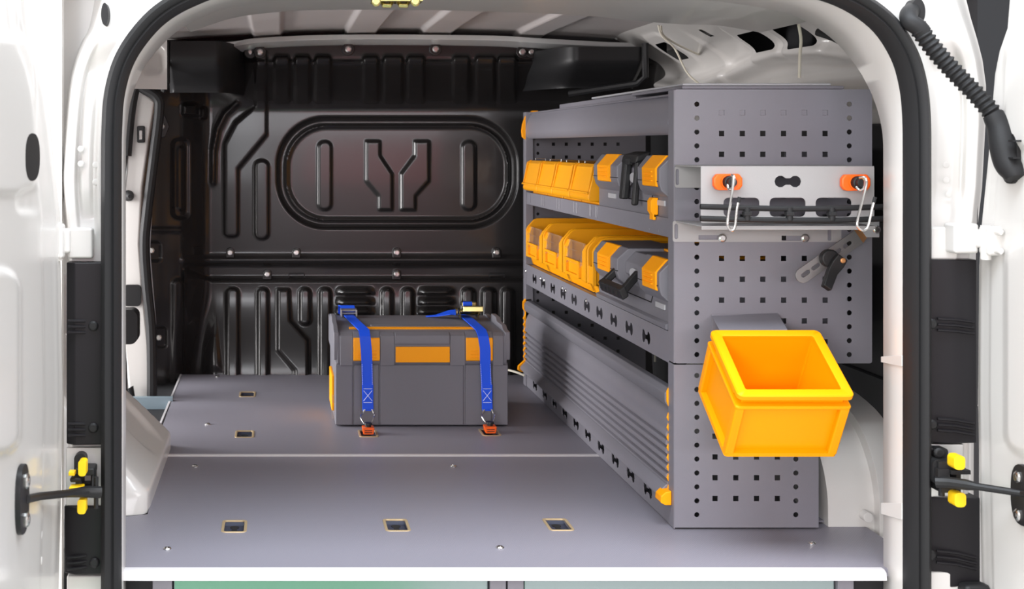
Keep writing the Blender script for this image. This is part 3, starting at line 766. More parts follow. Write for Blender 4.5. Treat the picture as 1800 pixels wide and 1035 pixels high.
drr = door_sheet('door_2', 1.066, (1714, 1900), SR, feat_r, 1)
def on_l(u, v, off=0.0): Y = -.325*F/(u-CX); p = P(u, v, Y); p.x += off; return p
def on_r(u, v, off=0.0): Y = 1.066*F/(u-CX); p = P(u, v, Y); p.x -= off; return p
# oval rubber plug
def oval(c, ry, rz, x0, x1, n=28):
    return MB().prism([(c.y+ry*math.copysign(abs(math.cos(a))**.8, math.cos(a)), c.z+rz*math.copysign(abs(math.sin(a))**.8, math.sin(a))) for a in [2*math.pi*k/n for k in range(n)]], x0, x1, 'X')
c = on_l(46, 276); oval(c, .050, .031, c.x-.01, c.x+.009).build('plug', 'rubber', dl, bevel=.006)
for v in (395, 790, 830, 865, 905, 940, 985): weld(on_l(72 if v > 700 else 66, v, .001), dl, .0045, (1, 0, 0))
for v in (610, 790, 820, 860, 905, 925): weld(on_r(1762, v, .001), drr, .0045, (-1, 0, 0))
# hinges
def hinge(side, par, pts_leaf, name='hinge'):
    s = MB()
    for (u0, u1, v0, v1, Y0, Y1) in pts_leaf:
        s.box(X_(u0, Y0), X_(u1, Y0), Y0, Y1, Z_(v1, Y0), Z_(v0, Y0))
    return s.build(name, 'white_paint', par, bevel=.005, seg=3)
hinge(-1, dl, [(64, 98, 398, 452, 1.93, 1.97), (92, 110, 394, 456, 1.955, 1.985), (104, 122, 402, 446, 1.975, 2.0), (62, 74, 404, 420, 1.92, 1.94), (62, 74, 432, 448, 1.92, 1.94)])
MB().cyl(P(101, 390, 1.965), P(101, 458, 1.965), .0075, 14).build('hinge_pin', 'white_paint', dl)
MB().box(X_(120, 2.0), X_(164, 2.0), 1.992, 2.015, Z_(454, 2.0), Z_(400, 2.0)).build('hinge_leaf', 'white_paint', dl, bevel=.004)
hinge(1, drr, [(1678, 1722, 393, 446, 1.965, 2.0), (1720, 1742, 404, 436, 1.955, 1.985), (1738, 1766, 398, 450, 1.935, 1.965), (1756, 1768, 402, 414, 1.92, 1.94), (1756, 1768, 436, 448, 1.92, 1.94)])
MB().cyl(P(1733, 396, 1.95), P(1733, 456, 1.95), .0075, 14).build('hinge_pin', 'white_paint', drr)
MB().box(X_(1632, 2.0), X_(1680, 2.0), 1.992, 2.015, Z_(456, 2.0), Z_(398, 2.0)).build('hinge_leaf', 'white_paint', drr, bevel=.004)

# door checks: black latch with yellow tabs and the rod to the door
def door_check(side, label):
    if side < 0: U = lambda u: u; Y0 = 1.975
    else: U = lambda u: u; Y0 = 1.975
    t = thing('door_check', P(150 if side < 0 else 1660, 890, 1.99), label, 'door check', 'door checks on the rear pillars')
    if side < 0:
        MB().prism(rrect(X_(131, 1.98), X_(152, 1.98), Z_(832, 1.98), Z_(796, 1.98), .008), 1.975, 1.995).build('bracket', 'black_plastic', t, bevel=.003)
        s = MB(); s.box(X_(134, 1.97), X_(168, 1.97), 1.955, 1.99, Z_(832, 1.97), Z_(819, 1.97)); s.box(X_(126, 1.96), X_(146, 1.96), 1.94, 1.98, Z_(842, 1.96), Z_(834, 1.96))
        s.box(X_(134, 1.97), X_(146, 1.97), 1.96, 1.99, Z_(862, 1.97), Z_(838, 1.97)); s.box(X_(161, 1.97), X_(167, 1.97), 1.96, 1.99, Z_(860, 1.97), Z_(828, 1.97))
        s.box(X_(140, 1.97), X_(166, 1.97), 1.965, 1.99, Z_(858, 1.97), Z_(850, 1.97))
        s.build('latch', 'black_plastic', t, bevel=.003)
        MB().cyl(P(169, 838, 1.95), P(169, 893, 1.95), .0035, 12).build('pin', 'black_plastic', t)
        MB().prism(rrect(X_(141, 1.95), X_(154.5, 1.95), Z_(831, 1.95), Z_(804, 1.95), .004), 1.93, 1.95).build('tab', 'tab_yellow', t, bevel=.002, label='yellow plastic tab')
        MB().prism(rrect(X_(139.5, 1.95), X_(154, 1.95), Z_(897, 1.95), Z_(872, 1.95), .004), 1.93, 1.95).build('tab', 'tab_yellow', t, bevel=.002, label='yellow plastic tab')
        MB().box(X_(125, 1.95), X_(149, 1.95), 1.93, 1.95, Z_(857, 1.95), Z_(850, 1.95)).build('tab', 'tab_yellow', t, bevel=.001, label='yellow plastic tab')
        MB().box(X_(123, 1.95), X_(134, 1.95), 1.935, 1.95, Z_(832, 1.95), Z_(825, 1.95)).build('tab', 'tab_yellow', t, bevel=.001, label='yellow plastic tab')
        a = P(176, 865, 1.95); e = on_l(33, 877, .01)
        s = MB(); s.tube([a, P(150, 864, 1.94), P(120, 867, 1.9), P(70, 872, 1.78), e], [.009, .0085, .0058, .0055, .0055], 10); s.build('rod', 'black_plastic', t)
        c = on_l(30, 877); oval(c, .030, .043, c.x-.005, c.x+.010).build('base_plate', 'black_plastic', t, bevel=.005)
        for v in (845, 913): screw(on_l(31, v, .010), t, .008, 'steel', (1, 0, 0))
    else:
        s = MB(); s.prism(rrect(X_(1640, 1.98), X_(1664, 1.98), Z_(806, 1.98), Z_(786, 1.98), .006), 1.975, 1.995); s.build('bracket', 'black_plastic', t, bevel=.003)
        screw(P(1650, 796, 1.974), t, .0065, 'black_plastic')
        s = MB(); s.prism(rrect(X_(1631, 1.97), X_(1650, 1.97), Z_(846, 1.97), Z_(804, 1.97), .007), 1.955, 1.99)
        s.box(X_(1638, 1.97), X_(1672, 1.97), 1.95, 1.99, Z_(818, 1.97), Z_(806, 1.97)); s.box(X_(1640, 1.96), X_(1660, 1.96), 1.945, 1.98, Z_(842, 1.96), Z_(820, 1.96))
        s.box(X_(1660, 1.96), X_(1694, 1.96), 1.94, 1.965, Z_(828, 1.96), Z_(821, 1.96)); s.box(X_(1643, 1.97), X_(1666, 1.97), 1.95, 1.985, Z_(860, 1.97), Z_(840, 1.97))
        s.box(X_(1672, 1.96), X_(1680, 1.96), 1.945, 1.965, Z_(862, 1.96), Z_(826, 1.96))
        s.build('latch', 'black_plastic', t, bevel=.003)
        MB().cyl(P(1655, 838, 1.955), P(1655, 871, 1.955), .0045, 12).build('pin', 'black_plastic', t)
        MB().prism(rrect(X_(1665, 1.95), X_(1684.5, 1.95), Z_(820, 1.95), Z_(795.5, 1.95), .006), 1.93, 1.95).build('tab', 'tab_yellow', t, bevel=.002, label='yellow plastic tab')
        MB().prism(rrect(X_(1666, 1.95), X_(1686, 1.95), Z_(885, 1.95), Z_(860, 1.95), .006), 1.93, 1.95).build('tab', 'tab_yellow', t, bevel=.002, label='yellow plastic tab')
        MB().box(X_(1664, 1.95), X_(1688, 1.95), 1.93, 1.95, Z_(845, 1.95), Z_(840, 1.95)).build('tab', 'tab_yellow', t, bevel=.001, label='yellow plastic tab')
        s = MB(); s.tube([P(1645, 847, 1.95), P(1670, 848, 1.94), P(1700, 852, 1.92), P(1718, 855, 1.91), P(1796, 867, 1.87), P(1830, 872, 1.83)], [.0085, .0085, .008, .0055, .005, .005], 10); s.build('rod', 'black_plastic', t)
        c = on_r(1806, 870); oval(c, .026, .043, c.x-.010, c.x+.005).build('base_plate', 'black_plastic', t, bevel=.005)
        for v in (838, 905): screw(on_r(1802, v, .010), t, .007, 'steel', (-1, 0, 0))
    return t
door_check(-1, 'black door check with four yellow tabs and a rod to the left rear door')
door_check(1, 'black door check with three yellow tabs and a rod to the right rear door')

# corrugated cable boot on the right
cb = thing('cable_boot', P(1690, 320, 1.95), 'black corrugated rubber cable boot between the right pillar and the right door', 'cable boot')
path = smooth_path([P(1612, 46, 1.96), P(1640, 84, 1.955), P(1675, 124, 1.95), P(1712, 162, 1.94), P(1742, 196, 1.93), P(1753, 212, 1.925)], 8)
Ls = [0.0]
for i in range(1, len(path)): Ls.append(Ls[-1]+float(np.linalg.norm(path[i]-path[i-1])))
N = 21*8+1; pp = []; rr = []
for i in range(N):
    l = Ls[-1]*i/(N-1); k = min(max(np.searchsorted(Ls, l)-1, 0), len(path)-2)
    f_ = (l-Ls[k])/(Ls[k+1]-Ls[k]); pp.append(Vector(path[k]*(1-f_)+path[k+1]*f_))
    rr.append(.0124+.0017*math.cos(2*math.pi*i/8))
MB().tube(pp, rr, 18).build('hose', 'rubber', cb, smooth=80)
s = MB(); s.tube([Vector(p) for p in smooth_path([P(1604, 18, 2.0), P(1597, 26, 1.975), P(1600, 38, 1.962), P(1614, 48, 1.958), P(1622, 58, 1.958)], 4)], .0128, 16); s.build('elbow', 'rubber', cb)
p = P(1606, 22, 2.0); MB().prism([(p.x+.011*math.cos(a), p.z+.020*math.sin(a)) for a in [2*math.pi*k/24 for k in range(24)]], 1.985, 2.01).build('flange', 'rubber', cb, bevel=.003)
s = MB(); bp_ = smooth_path([P(1744, 200, 1.926), P(1757, 224, 1.92), P(1764, 255, 1.91), P(1772, 285, 1.90), P(1782, 302, 1.89), P(1786, 314, 1.885)], 4)
s.tube([Vector(p) for p in bp_], [.0135+.006*math.sin(math.pi*i/(len(bp_)-1)) for i in range(len(bp_))], 18); s.build('end_boot', 'rubber', cb)
c = on_r(1783, 278); oval(c, .022, .037, c.x-.008, c.x+.005).build('flange', 'rubber', cb, bevel=.004)
for v in (246, 276): MB().box(X_(1775, 1.88), X_(1790, 1.88), 1.872, 1.884, Z_(v+3, 1.88), Z_(v, 1.88)).build('rib', 'rubber', cb)

# ================================================================== SHELF RACK
XR = .6836; YN = 2.265; YFR = 3.645
rk = thing('shelf_rack', (XR+.15, 2.95, 0), 'grey perforated metal shelf rack with tilt flap along the right wall', 'shelf rack')
def front(Y): return lambda a, b_, t: (a, Y+t, b_)
sc_n = YN/F
def nx(u): return X_(u, YN)
def nz(v): return Z_(v, YN)
holes = []
for v in [183+24.45*k for k in range(19)]:
    if v < 632: holes += [circ(nx(1225), nz(v), .0045, 14), circ(nx(1493), nz(v), .0045, 14)]
filled = []
for j, v in enumerate([198+36.6*k for k in range(12)]):
    if v > 620: continue
    for u in (1268.5, 1305, 1341, 1377.5, 1414, 1450.5):
        q = rect(nx(u)-.0046, nx(u)+.0046, nz(v)-.0046, nz(v)+.0046)
        holes.append(q)
        if j == 0: filled.append(q)
MB().plate(rrect(nx(1186), nx(1533), nz(638.5), nz(157), .004, 3), holes, .0018, front(YN)).build('end_panel', 'rack_grey', rk)
for q in filled:
    MB().box(q[0][0]+.0002, q[1][0]-.0002, YN+.0007, YN+.0018, q[0][1]+.0002, q[2][1]-.0002).build('hole_cap', 'rack_grey', rk, bevel=.0003)
holes = []
for v in [660+24.45*k for k in range(11)]:
    holes += [circ(nx(1225), nz(v), .0045, 14), circ(nx(1399), nz(v), .0045, 14)]
for v in [657+36.5*k for k in range(7)]:
    for u in (1257, 1293.5, 1330, 1366.5): holes.append(rect(nx(u)-.0046, nx(u)+.0046, nz(v)-.0046, nz(v)+.0046))
MB().plate(rect(nx(1186), nx(1439), nz(927), nz(641)), holes, .0018, front(YN)).build('end_panel', 'rack_grey', rk)
# folded front posts
MB().box(XR-.001, XR+.0016, YN+.001, YN+.034, nz(638.5), nz(158)).build('post', 'rack_grey', rk, bevel=.0006)
MB().box(XR-.001, XR+.0016, YN+.001, YN+.034, .001, nz(641)).build('post', 'rack_grey', rk, bevel=.0006)
# far end panel and its post
holes = []
for z in [.735-.024*k for k in range(29)]: holes.append(circ(.722, z, .0045, 10))
for z in [.70-.0358*k for k in range(18)]:
    for x in [.765+.0358*k for k in range(6)]: holes.append(rect(x-.0046, x+.0046, z-.0046, z+.0046))
MB().plate(rect(XR, 1.02, .002, .752), holes, .0018, front(YFR)).build('end_panel', 'rack_grey', rk)
MB().box(XR-.002, XR+.0016, YFR-.034, YFR, .001, .752).build('post', 'rack_grey', rk, bevel=.0006)
MB().box(XR-.002, XR+.018, YFR-.036, YFR-.034, .001, .752).build('post', 'rack_grey', rk, bevel=.0006)
Y0, Y1 = YN+.034, YFR-.036
# top tray with a bulged fascia
pr = [(.684, .679), (.676, .684), (.6735, .700), (.6755, .718), (.681, .733), (.684, .738), (.700, .752), (1.0, .752), (1.0, .750), (.702, .749), (.690, .737), (.684, .728), (.679, .71), (.677, .70), (.680, .688), (.690, .681)]
pr = [(x+.0085 if x < .7 else x, z) for x, z in pr]
MB().prism(pr, Y0, Y1).build('top_fascia', 'rack_grey', rk, smooth=50)
s = MB(); s.prism([(.681, .677), (.673, .684), (.6715, .700), (.674, .720), (.682, .742), (.700, .756), (.716, .756), (.716, .740), (.69, .72), (.69, .677)], Y1+.001, Y1+.016); s.build('end_cap', 'latch_orange', rk, bevel=.001, label='orange end cap of the top fascia')
MB().box(.690, 1.0, Y0, Y1, .7475, .749).build('shelf', 'rack_grey', rk)
# shelf 2
s = MB().box(.690, 1.0, Y0, Y1, .512, .519)
s.build('shelf', 'rack_grey', rk)
def lipmap(X0): return lambda a, b_, t: (X0+t, a, b_)
hl = [capsule(y, .506, y, .506+.003, .0016, 4) for y in (2.36, 2.42, 2.56, 2.62)]
MB().plate(rect(Y0, Y1, .500, .533), hl, .002, lipmap(.684)).build('shelf_lip', 'rack_grey', rk, bevel=.0005)
for y in (2.815, 2.87, 3.00, 3.025, 3.185, 3.21, 3.37, 3.395, 3.56):
    s = MB(); s.tube([(.6835, y-.005, .531), (.6835, y-.005, .512), (.6835, y-.003, .506), (.6835, y+.003, .506), (.6835, y+.005, .512), (.6835, y+.005, .531)], .0014, 6); s.build('slot_edge', 'rack_grey', rk)
# shelf 3 with bone slots, dividers, screws
MB().box(.686, 1.0, Y0, Y1, .331, .335).build('shelf', 'rack_grey', rk)
slots = []
for u, v in ((940, 495), (955, 505), (972, 514), (990, 523), (1009.5, 533.5), (1032, 544), (1054, 556), (1079, 569), (1106, 583), (1136, 597)):
    y = .684*F/(u-CX); slots.append(bone(y, .306, .029, .0125, True, .34))
MB().plate(rect(Y0, Y1, .281, .336), slots, .002, lipmap(.683)).build('shelf_lip', 'rack_grey', rk, bevel=.0006)
for y in (3.604, 3.377, 3.1385, 2.897):
    s = MB(); s.prism([(.70, .336), (.70, .350), (.705, .355), (.80, .355), (.80, .336)], y-.0008, y+.0008); 
    s.build('divider', 'rack_grey', rk)
for u, v in ((923, 476), (949, 489.5), (955, 492.5), (987, 507), (993, 511), (1029, 529)):
    y = .68*F/(u-CX); screw((.6825, y, Z_(v, y)), rk, .0042, 'steel', (-1, 0, 0))
# tilt flap: top rail, bulge, corrugations, bottom rail
pr = [(.690, .212), (.690, .236), (.676, .236), (.668, .228), (.668, .214), (.672, .206), (.683, .203)]
pr = [(min(x+.009, .6985), z) for x, z in pr]
fp = MB().prism(pr, Y0+.001, Y1); fo = fp.build('flap_rail', 'case_grey', rk, bevel=.002)
front_p = [(.685, .203), (.679, .196), (.6745, .186), (.6725, .174), (.673, .164)]
z = .160
for k in range(6):
    front_p += [(.6715, z), (.6700, z-.003), (.6700, z-.0065), (.6725, z-.0085), (.6765, z-.010), (.6765, z-.0125)]; z -= .0145
front_p += [(.672, z), (.672, z-.004)]
front_p = [(x+.0085, z_) for x, z_ in front_p]
MB().prism(front_p+[(.698, z-.004), (.698, .203)], Y0+.001, Y1).build('flap', 'rack_grey', rk, smooth=30)
zb = z-.004
pr = [(.698, zb), (.6805, zb), (.674, zb-.006), (.667, zb-.014), (.666, zb-.021), (.672, zb-.024), (.698, zb-.024)]
MB().prism(pr, Y0+.001, Y1).build('flap_foot_rail', 'rack_grey', rk, bevel=.0015)
cap = [(.692, .240), (.672, .240), (.666, .232), (.666, .214), (.672, .203)]
zz = .196; cap.append((.6715, zz))
for k in range(7): cap += [(.667, zz-.010), (.672, zz-.018)]; zz -= .0175
cap += [(.653, zb-.013), (.652, zb-.024), (.660, zb-.029), (.692, zb-.029)]
cap_n = [(min(max(x, .668)+.0115, .699), z_) for x, z_ in cap[:-4]]+[(.680, zb-.010), (.699, zb-.010)]
cap = [(min(x+.0085, .698), z_) for x, z_ in cap]
MB().prism(cap_n, Y0-.003, Y0+.001).build('flap_cap', 'latch_orange', rk, bevel=.0008, label='orange end strip of the flap')
MB().prism(cap, Y1, Y1+.012).build('flap_cap', 'latch_orange', rk, bevel=.0008, label='orange end strip of the flap')
s = MB(); s.prism([(.6825, zb-.006), (.672, zb-.008), (.664, zb-.015), (.663, zb-.026), (.672, zb-.031), (.6825, zb-.031)], Y0-.022, Y0+.012); s.build('flap_foot_cap', 'latch_orange', rk, bevel=.002, label='orange corner cap')
# plinth with bone slots
slots = []
for u in (940, 957, 974, 992, 1012, 1033, 1056, 1081, 1108, 1138):
    y = .684*F/(u-CX); slots.append(bone(y, .024, .029, .0120, True, .34))
MB().plate(rect(Y0, Y1, .001, zb-.022), slots, .002, lipmap(.684)).build('plinth', 'rack_grey', rk, bevel=.0006)
MB().box(.70, 1.0, Y0, Y1, .003, .006).build('shelf', 'rack_grey', rk)

# stacked grey trays on the top of the rack
tt = thing('stacked_trays', (.85, 2.6, .7525), 'two grey stepped trays lying on top of the shelf rack', 'trays')
MB().box(.700, .980, 2.275, 2.60, .7575, .7635).build('tray', 'rack_grey', tt, bevel=.002)
MB().box(.704, .962, 2.285, 2.95, .7640, .7685).build('tray', 'light_grey', tt, bevel=.002)
MB().box(.712, .98, 2.62, 3.32, .7525, .764).build('tray', 'rack_grey', tt, bevel=.002)

# ---------------- closed yellow bins, upper shelf
def closed_bin(y0, w, label):
    t = thing('storage_bin', (.80, y0+w/2, .5195), label, 'storage bin', 'closed yellow bins on the upper shelf')
    a, b_ = y0+.004, y0+w-.004
    pr = [(.694, .5205), (.697, .538), (.672, .540), (.668, .546), (.671, .562), (.683, .613), (.692, .620), (.96, .620), (.96, .5205)]
    MB().prism(pr, a, b_).build('body', 'bin_yellow', t, bevel=.003)
    # cover frame ridges
    for yy in (a+.003, b_-.010):
        MB().prism([(.671, .560), (.668, .561), (.679, .616), (.690, .622), (.692, .617), (.682, .611)], yy, yy+.007).build('cover_ridge', 'bin_yellow', t, bevel=.001)
    MB().prism([(.6745, .566), (.6728, .567), (.6830, .610), (.6848, .609)], a+.022, b_-.022).build('cover', 'bin_yellow', t, bevel=.001)
    MB().prism([(.671, .560), (.666, .5605), (.665, .556), (.670, .555)], a, b_).build('lip', 'bin_yellow', t, bevel=.001)
    MB().tube([(.70, a+.03, .621), (.70, a+.03, .626), (.70, b_-.02, .626), (.70, b_-.02, .621)], .0012, 6).build('wire', 'steel', t)
    return t
closed_bin(2.828, .188, 'closed yellow bin on the upper shelf, beside the grey tool case')
closed_bin(3.018, .188, 'closed yellow bin on the upper shelf, second from the upper tool case')
closed_bin(3.208, .188, 'closed yellow bin on the upper shelf, third from the upper tool case')
closed_bin(3.398, .188, 'closed yellow bin on the upper shelf, at the bulkhead end of the row')

# ---------------- open-fronted yellow bins, lower shelf
def open_bin(y0, w, label):
    t = thing('storage_bin', (.80, y0+w/2, .336), label, 'storage bin', 'open yellow bins with clear windows')
    a, b_ = y0+.002, y0+w-.002
    side = [(.700, .337), (.692, .356), (.680, .360), (.680, .4315), (.684, .440), (.700, .458), (.710, .462), (.98, .462), (.98, .337)]
    s = MB(); s.prism(side, a+.006, a+.010); s.prism(side, b_-.010, b_-.006)
    s.box(.705, .98, a+.006, b_-.006, .337, .341); s.box(.975, .98, a+.006, b_-.006, .337, .462)
    s.prism([(.700, .337), (.692, .356), (.682, .360), (.682, .398), (.687, .398), (.687, .362), (.697, .358), (.705, .337)], a+.006, b_-.006)
    s.build('body', 'bin_yellow', t, bevel=.0015)
    rim = [(.680, .358), (.680, .4315), (.684, .440), (.700, .458), (.710, .462), (.98, .462), (.98, .454), (.712, .454), (.704, .450), (.690, .435), (.688, .428), (.688, .358)]
    MB().prism(rim, a, a+.009).build('side_rim', 'bin_yellow', t, bevel=.0015)
    MB().prism(rim, b_-.009, b_).build('side_rim', 'bin_yellow', t, bevel=.0015)
    if w > .12:
        st = [(.681, .358), (.681, .424), (.690, .440), (.694, .440), (.694, .358)]
        MB().prism(st, a+.009, a+.040).build('stile', 'bin_yellow', t, bevel=.002)
        MB().prism(st, b_-.040, b_-.009).build('stile', 'bin_yellow', t, bevel=.002)
        # label holder frame
        s = MB(); s.plate(rrect(a+.050, b_-.030, .362, .400, .003), [rrect(a+.070, b_-.052, .368, .394, .002)], .006, lambda p, q, t_: (.676+t_, p, q))
        s.build('label_holder', 'bin_yellow', t, bevel=.001)
        # clear window leaning slightly inward, with frame and pull rib
        s = MB(); s.obox((.6835, (a+b_)/2, .4165), (.0009, 0, .0), (0, (b_-a)/2-.035, 0), (.004, 0, .0235)); s.build('window', 'clear_plastic', t, label='clear plastic window')
        wf = MB()
        for zz, xx in ((.393, .6785), (.440, .686)): wf.box(xx, xx+.002, a+.037, b_-.037, zz-.0015, zz+.0015)
        for yy in (b_-.060, a+.037): wf.prism([(.678, .388), (.676, .388), (.684, .440), (.686, .440)], yy, yy+.004)
        wf.box(.677, .681, (a+b_)/2-.03, (a+b_)/2+.03, .4205, .4225); wf.box(.677, .682, b_-.05, b_-.035, .420, .424)
        wf.build('window_frame', 'clear_plastic', t)
    return t
open_bin(2.832, .062, 'narrow yellow bin on the lower shelf, mostly hidden by the grey tool case')
open_bin(2.900, .235, 'yellow open bin with clear window, second from the lower tool case')
open_bin(3.142, .232, 'yellow open bin with clear window, between its two window-fronted neighbours')
open_bin(3.380, .222, 'yellow open bin with clear window, at the bulkhead end of the lower shelf')

# ---------------- grey tool cases
def tool_case(dz, handle_up, label):
    t = thing('tool_case', (.80, 2.56, .5205+dz), label, 'tool case', 'grey tool cases on the shelves')
    a, b_ = 2.304, 2.815; zb0, zt = .5205+dz, .628+dz
    body = [(.694, zb0), (.688, zb0+.006), (.688, zb0+.058), (.694, zb0+.064), (.694, zt-.012), (.706, zt+.004), (1.0, zt+.004), (1.0, zb0)]
    MB().prism(body, a, b_).build('body', 'case_grey', t, bevel=.003)
    lid = [(.692, zb0+.070), (.688, zb0+.073), (.688, zt-.012), (.705, zt+.008), (1.0, zt+.008), (1.0, zb0+.070)]
    MB().prism(lid, a+.002, b_-.002).build('lid', 'case_grey', t, bevel=.002)
    # latch columns, angular
    for y0, y1 in ((a, 2.470), (2.585, b_)):
        pr = [(.690, zb0+.046), (.676, zb0+.060), (.672, zb0+.074), (.672, zt-.008), (.692, zt+.014), (.80, zt+.014), (.80, zb0+.046)]
        s = MB(); n = len(pr); mid = (y0+y1)/2
        # narrower front than back: chamfered sides
        def yy(y, x): return y+(mid-y)*(.16 if x < .68 else (.06 if x < .693 else 0))
        vs = [(p[0], yy(y0, p[0]), p[1]) for p in pr]+[(p[0], yy(y1, p[0]), p[1]) for p in pr]
        fs = [(i, (i+1) % n, n+(i+1) % n, n+i) for i in range(n)]+[tuple(range(n)), tuple(reversed(range(n, 2*n)))]
        s.add(vs, fs); s.build('latch_column', 'case_grey', t, bevel=.0025)
        ly0, ly1 = (2.330, 2.415) if y0 < 2.4 else (2.655, 2.752)
        lp = [(.674, zb0+.066), (.6695, zb0+.068), (.6685, zt-.008), (.6885, zt+.0148), (.696, zt+.0148), (.674, zt-.012)]
        lo = MB().prism(lp, ly0, ly1).build('latch', 'latch_orange', t, bevel=.001, label='orange latch')
        for k in range(3):
            MB().box(.6665, .670, ly0+.018, ly1-.012, zb0+.076+k*.008, zb0+.0785+k*.008).build('latch_rib', 'latch_orange', lo, bevel=.0006)
        # seam of the lid across the column
        MB().box(.6712, .674, y0+.018, y1-.018, zt-.032, zt-.0305).build('seam', 'hole_dark', t)
    # label clips and front seam line
    for y in (2.36, 2.70):
        MB().box(.6855, .690, y-.028, y+.028, zb0+.032, zb0+.042).build('label_clip', 'light_grey', t, bevel=.001)
    MB().tube([(.6875, 2.60, zb0+.048), (.6875, 2.585, zb0+.036), (.6875, 2.42, zb0+.036), (.6875, 2.41, zb0+.048)], .0011, 5).build('seam', 'hole_dark', t)
    if not handle_up: s = MB(); s.prism([(.688, zb0-.0), (.681, zb0+.001), (.680, zb0+.010), (.688, zb0+.013)], a+.003, b_-.006); s.build('foot_rail', 'case_grey', t, bevel=.001)
    # carry handle
    if handle_up:
        arm = lambda y: [(.684, y, zb0+.052), (.676, y, zb0+.075), (.677, y, zt-.012), (.69, y, zt+.016)]
        s = MB()
        s.obox((.680, 2.490, zt-.035), (.006, 0, 0), (0, .007, 0), (.004, 0, .046)); s.obox((.680, 2.568, zt-.030), (.007, 0, 0), (0, .014, 0), (.004, 0, .042))
        s.obox((.689, 2.529, zt+.010), (.014, 0, .004), (0, .050, 0), (.002, 0, .008)); s.obox((.700, 2.529, zt+.004), (.010, 0, 0), (0, .036, 0), (0, 0, .006))
        h_ = s.build('handle', 'black_plastic', t, bevel=.004, label='black carry handle, folded up')
        MB().box(.672, .679, 2.515, 2.543, zt-.004, zt+.008).build('handle_pad', 'rubber', h_, bevel=.001)
    else:
        s = MB()
        for sy in (-1, 1):
            s.obox((.669, 2.560+sy*.070, zb0+.066), (.005, 0, -.005), (0, .008, 0), (-.016, sy*.004, -.017))
        s.obox((.653, 2.560, zb0+.046), (.006, 0, .004), (0, .082, 0), (-.004, 0, .010))
        h_ = s.build('handle', 'black_plastic', t, bevel=.003, label='black carry handle, hanging down')
        for k in range(5):
            MB().box(.6435, .648, 2.500+k*.03, 2.502+k*.03, zb0+.040, zb0+.053).build('grip_rib', 'black_plastic', h_)
    s = MB(); s.plate([(2.528+.030*math.cos(q), zb0+.078+.010*math.sin(q)) for q in [2*math.pi*k/24 for k in range(24)]], [], .004, lambda p, q, t_: (.684+t_, p, q)); s.build('badge', 'light_grey', t, bevel=.001)
    return t
tc1 = tool_case(0, True, 'grey tool case with its black handle folded up, on the upper shelf')
tc2 = tool_case(-.184, False, 'grey tool case with its black handle hanging down, on the lower shelf')
s = MB(); s.prism([(.6875, .566), (.678, .566), (.674, .560), (.674, .542), (.678, .536), (.678, .526), (.6832, .526), (.6832, .535), (.6875, .535)], 2.375, 2.398); o = s.build('clip', 'latch_orange', tc1, bevel=.002, label='small orange clip low on the front')
# orange grip on the lid of the lower case
MB().box(.76, .90, 2.40, 2.60, .4525, .458).build('lid_grip', 'latch_orange', tc2, bevel=.002, label='orange lid grip')
# dark box behind the upper case
tb = thing('back_box', (.97, 2.5, .5195), 'dark grey box standing behind the upper tool case', 'box')
MB().box(1.005, 1.045, 2.35, 2.62, .5195, .655).build('body', 'case_grey', tb, bevel=.01)

# ================================================================== THINGS ON THE END PANEL
YP = 2.125
hb = thing('tool_holder', (.82, 2.2, .49), 'grey folded sheet tool holder with three cutouts on the rack end panel', 'tool holder')
def hx(u): return X_(u, YP)
def hz(v): return Z_(v, YP)
hl = [bone(hx(1385), hz(319), .0214, .0095, True, .55), rrect(hx(1272), hx(1335), hz(381), hz(347.5), .008), rrect(hx(1353), hx(1416), hz(381), hz(347.5), .008), rrect(hx(1434), hx(1497), hz(381), hz(347.5), .008)]
MB().plate(rrect(hx(1232), hx(1537), hz(392), hz(292), .003, 3), hl, .0018, front(YP)).build('front_plate', 'bracket_grey', hb, bevel=.0004)
MB().box(hx(1232), hx(1537), YP+.001, YN-.001, hz(292)-.0018, hz(292)).build('top_flange', 'bracket_grey', hb)
hl = [capsule(XR+.012, .530, XR+.012, .531, .001, 4)]
MB().box(XR+.001, hx(1538), YP-.003, YN-.001, .5290, .5310).build('tray', 'bracket_grey', hb, bevel=.0005)
MB().box(hx(1232), hx(1537), YP-.004, YP-.002, .5245, .5310).build('tray_lip', 'bracket_grey', hb, bevel=.0006)
MB().plate(rrect(XR, nx(1236), nz(330), nz(292), .004, 4), [capsule(nx(1190), nz(322), nx(1190), nz(300), .003, 6)], .0018, front(YN-.0025)).build('mount_plate', 'bracket_grey', hb)
MB().plate(rrect(nx(1182), nx(1478), nz(425), nz(388), .004, 4), [capsule(nx(1188), nz(417), nx(1188), nz(396), .003, 6), rect(nx(1227), nx(1262), nz(421), nz(413)), rect(nx(1373), nx(1408), nz(423), nz(414)), capsule(nx(1457), nz(420), nx(1457), nz(398), .003, 6)], .0018, front(YN-.0025)).build('mount_plate', 'bracket_grey', hb)
for u in (1268.5, 1414): screw((nx(u), YN-.003, nz(418)), hb, .006)
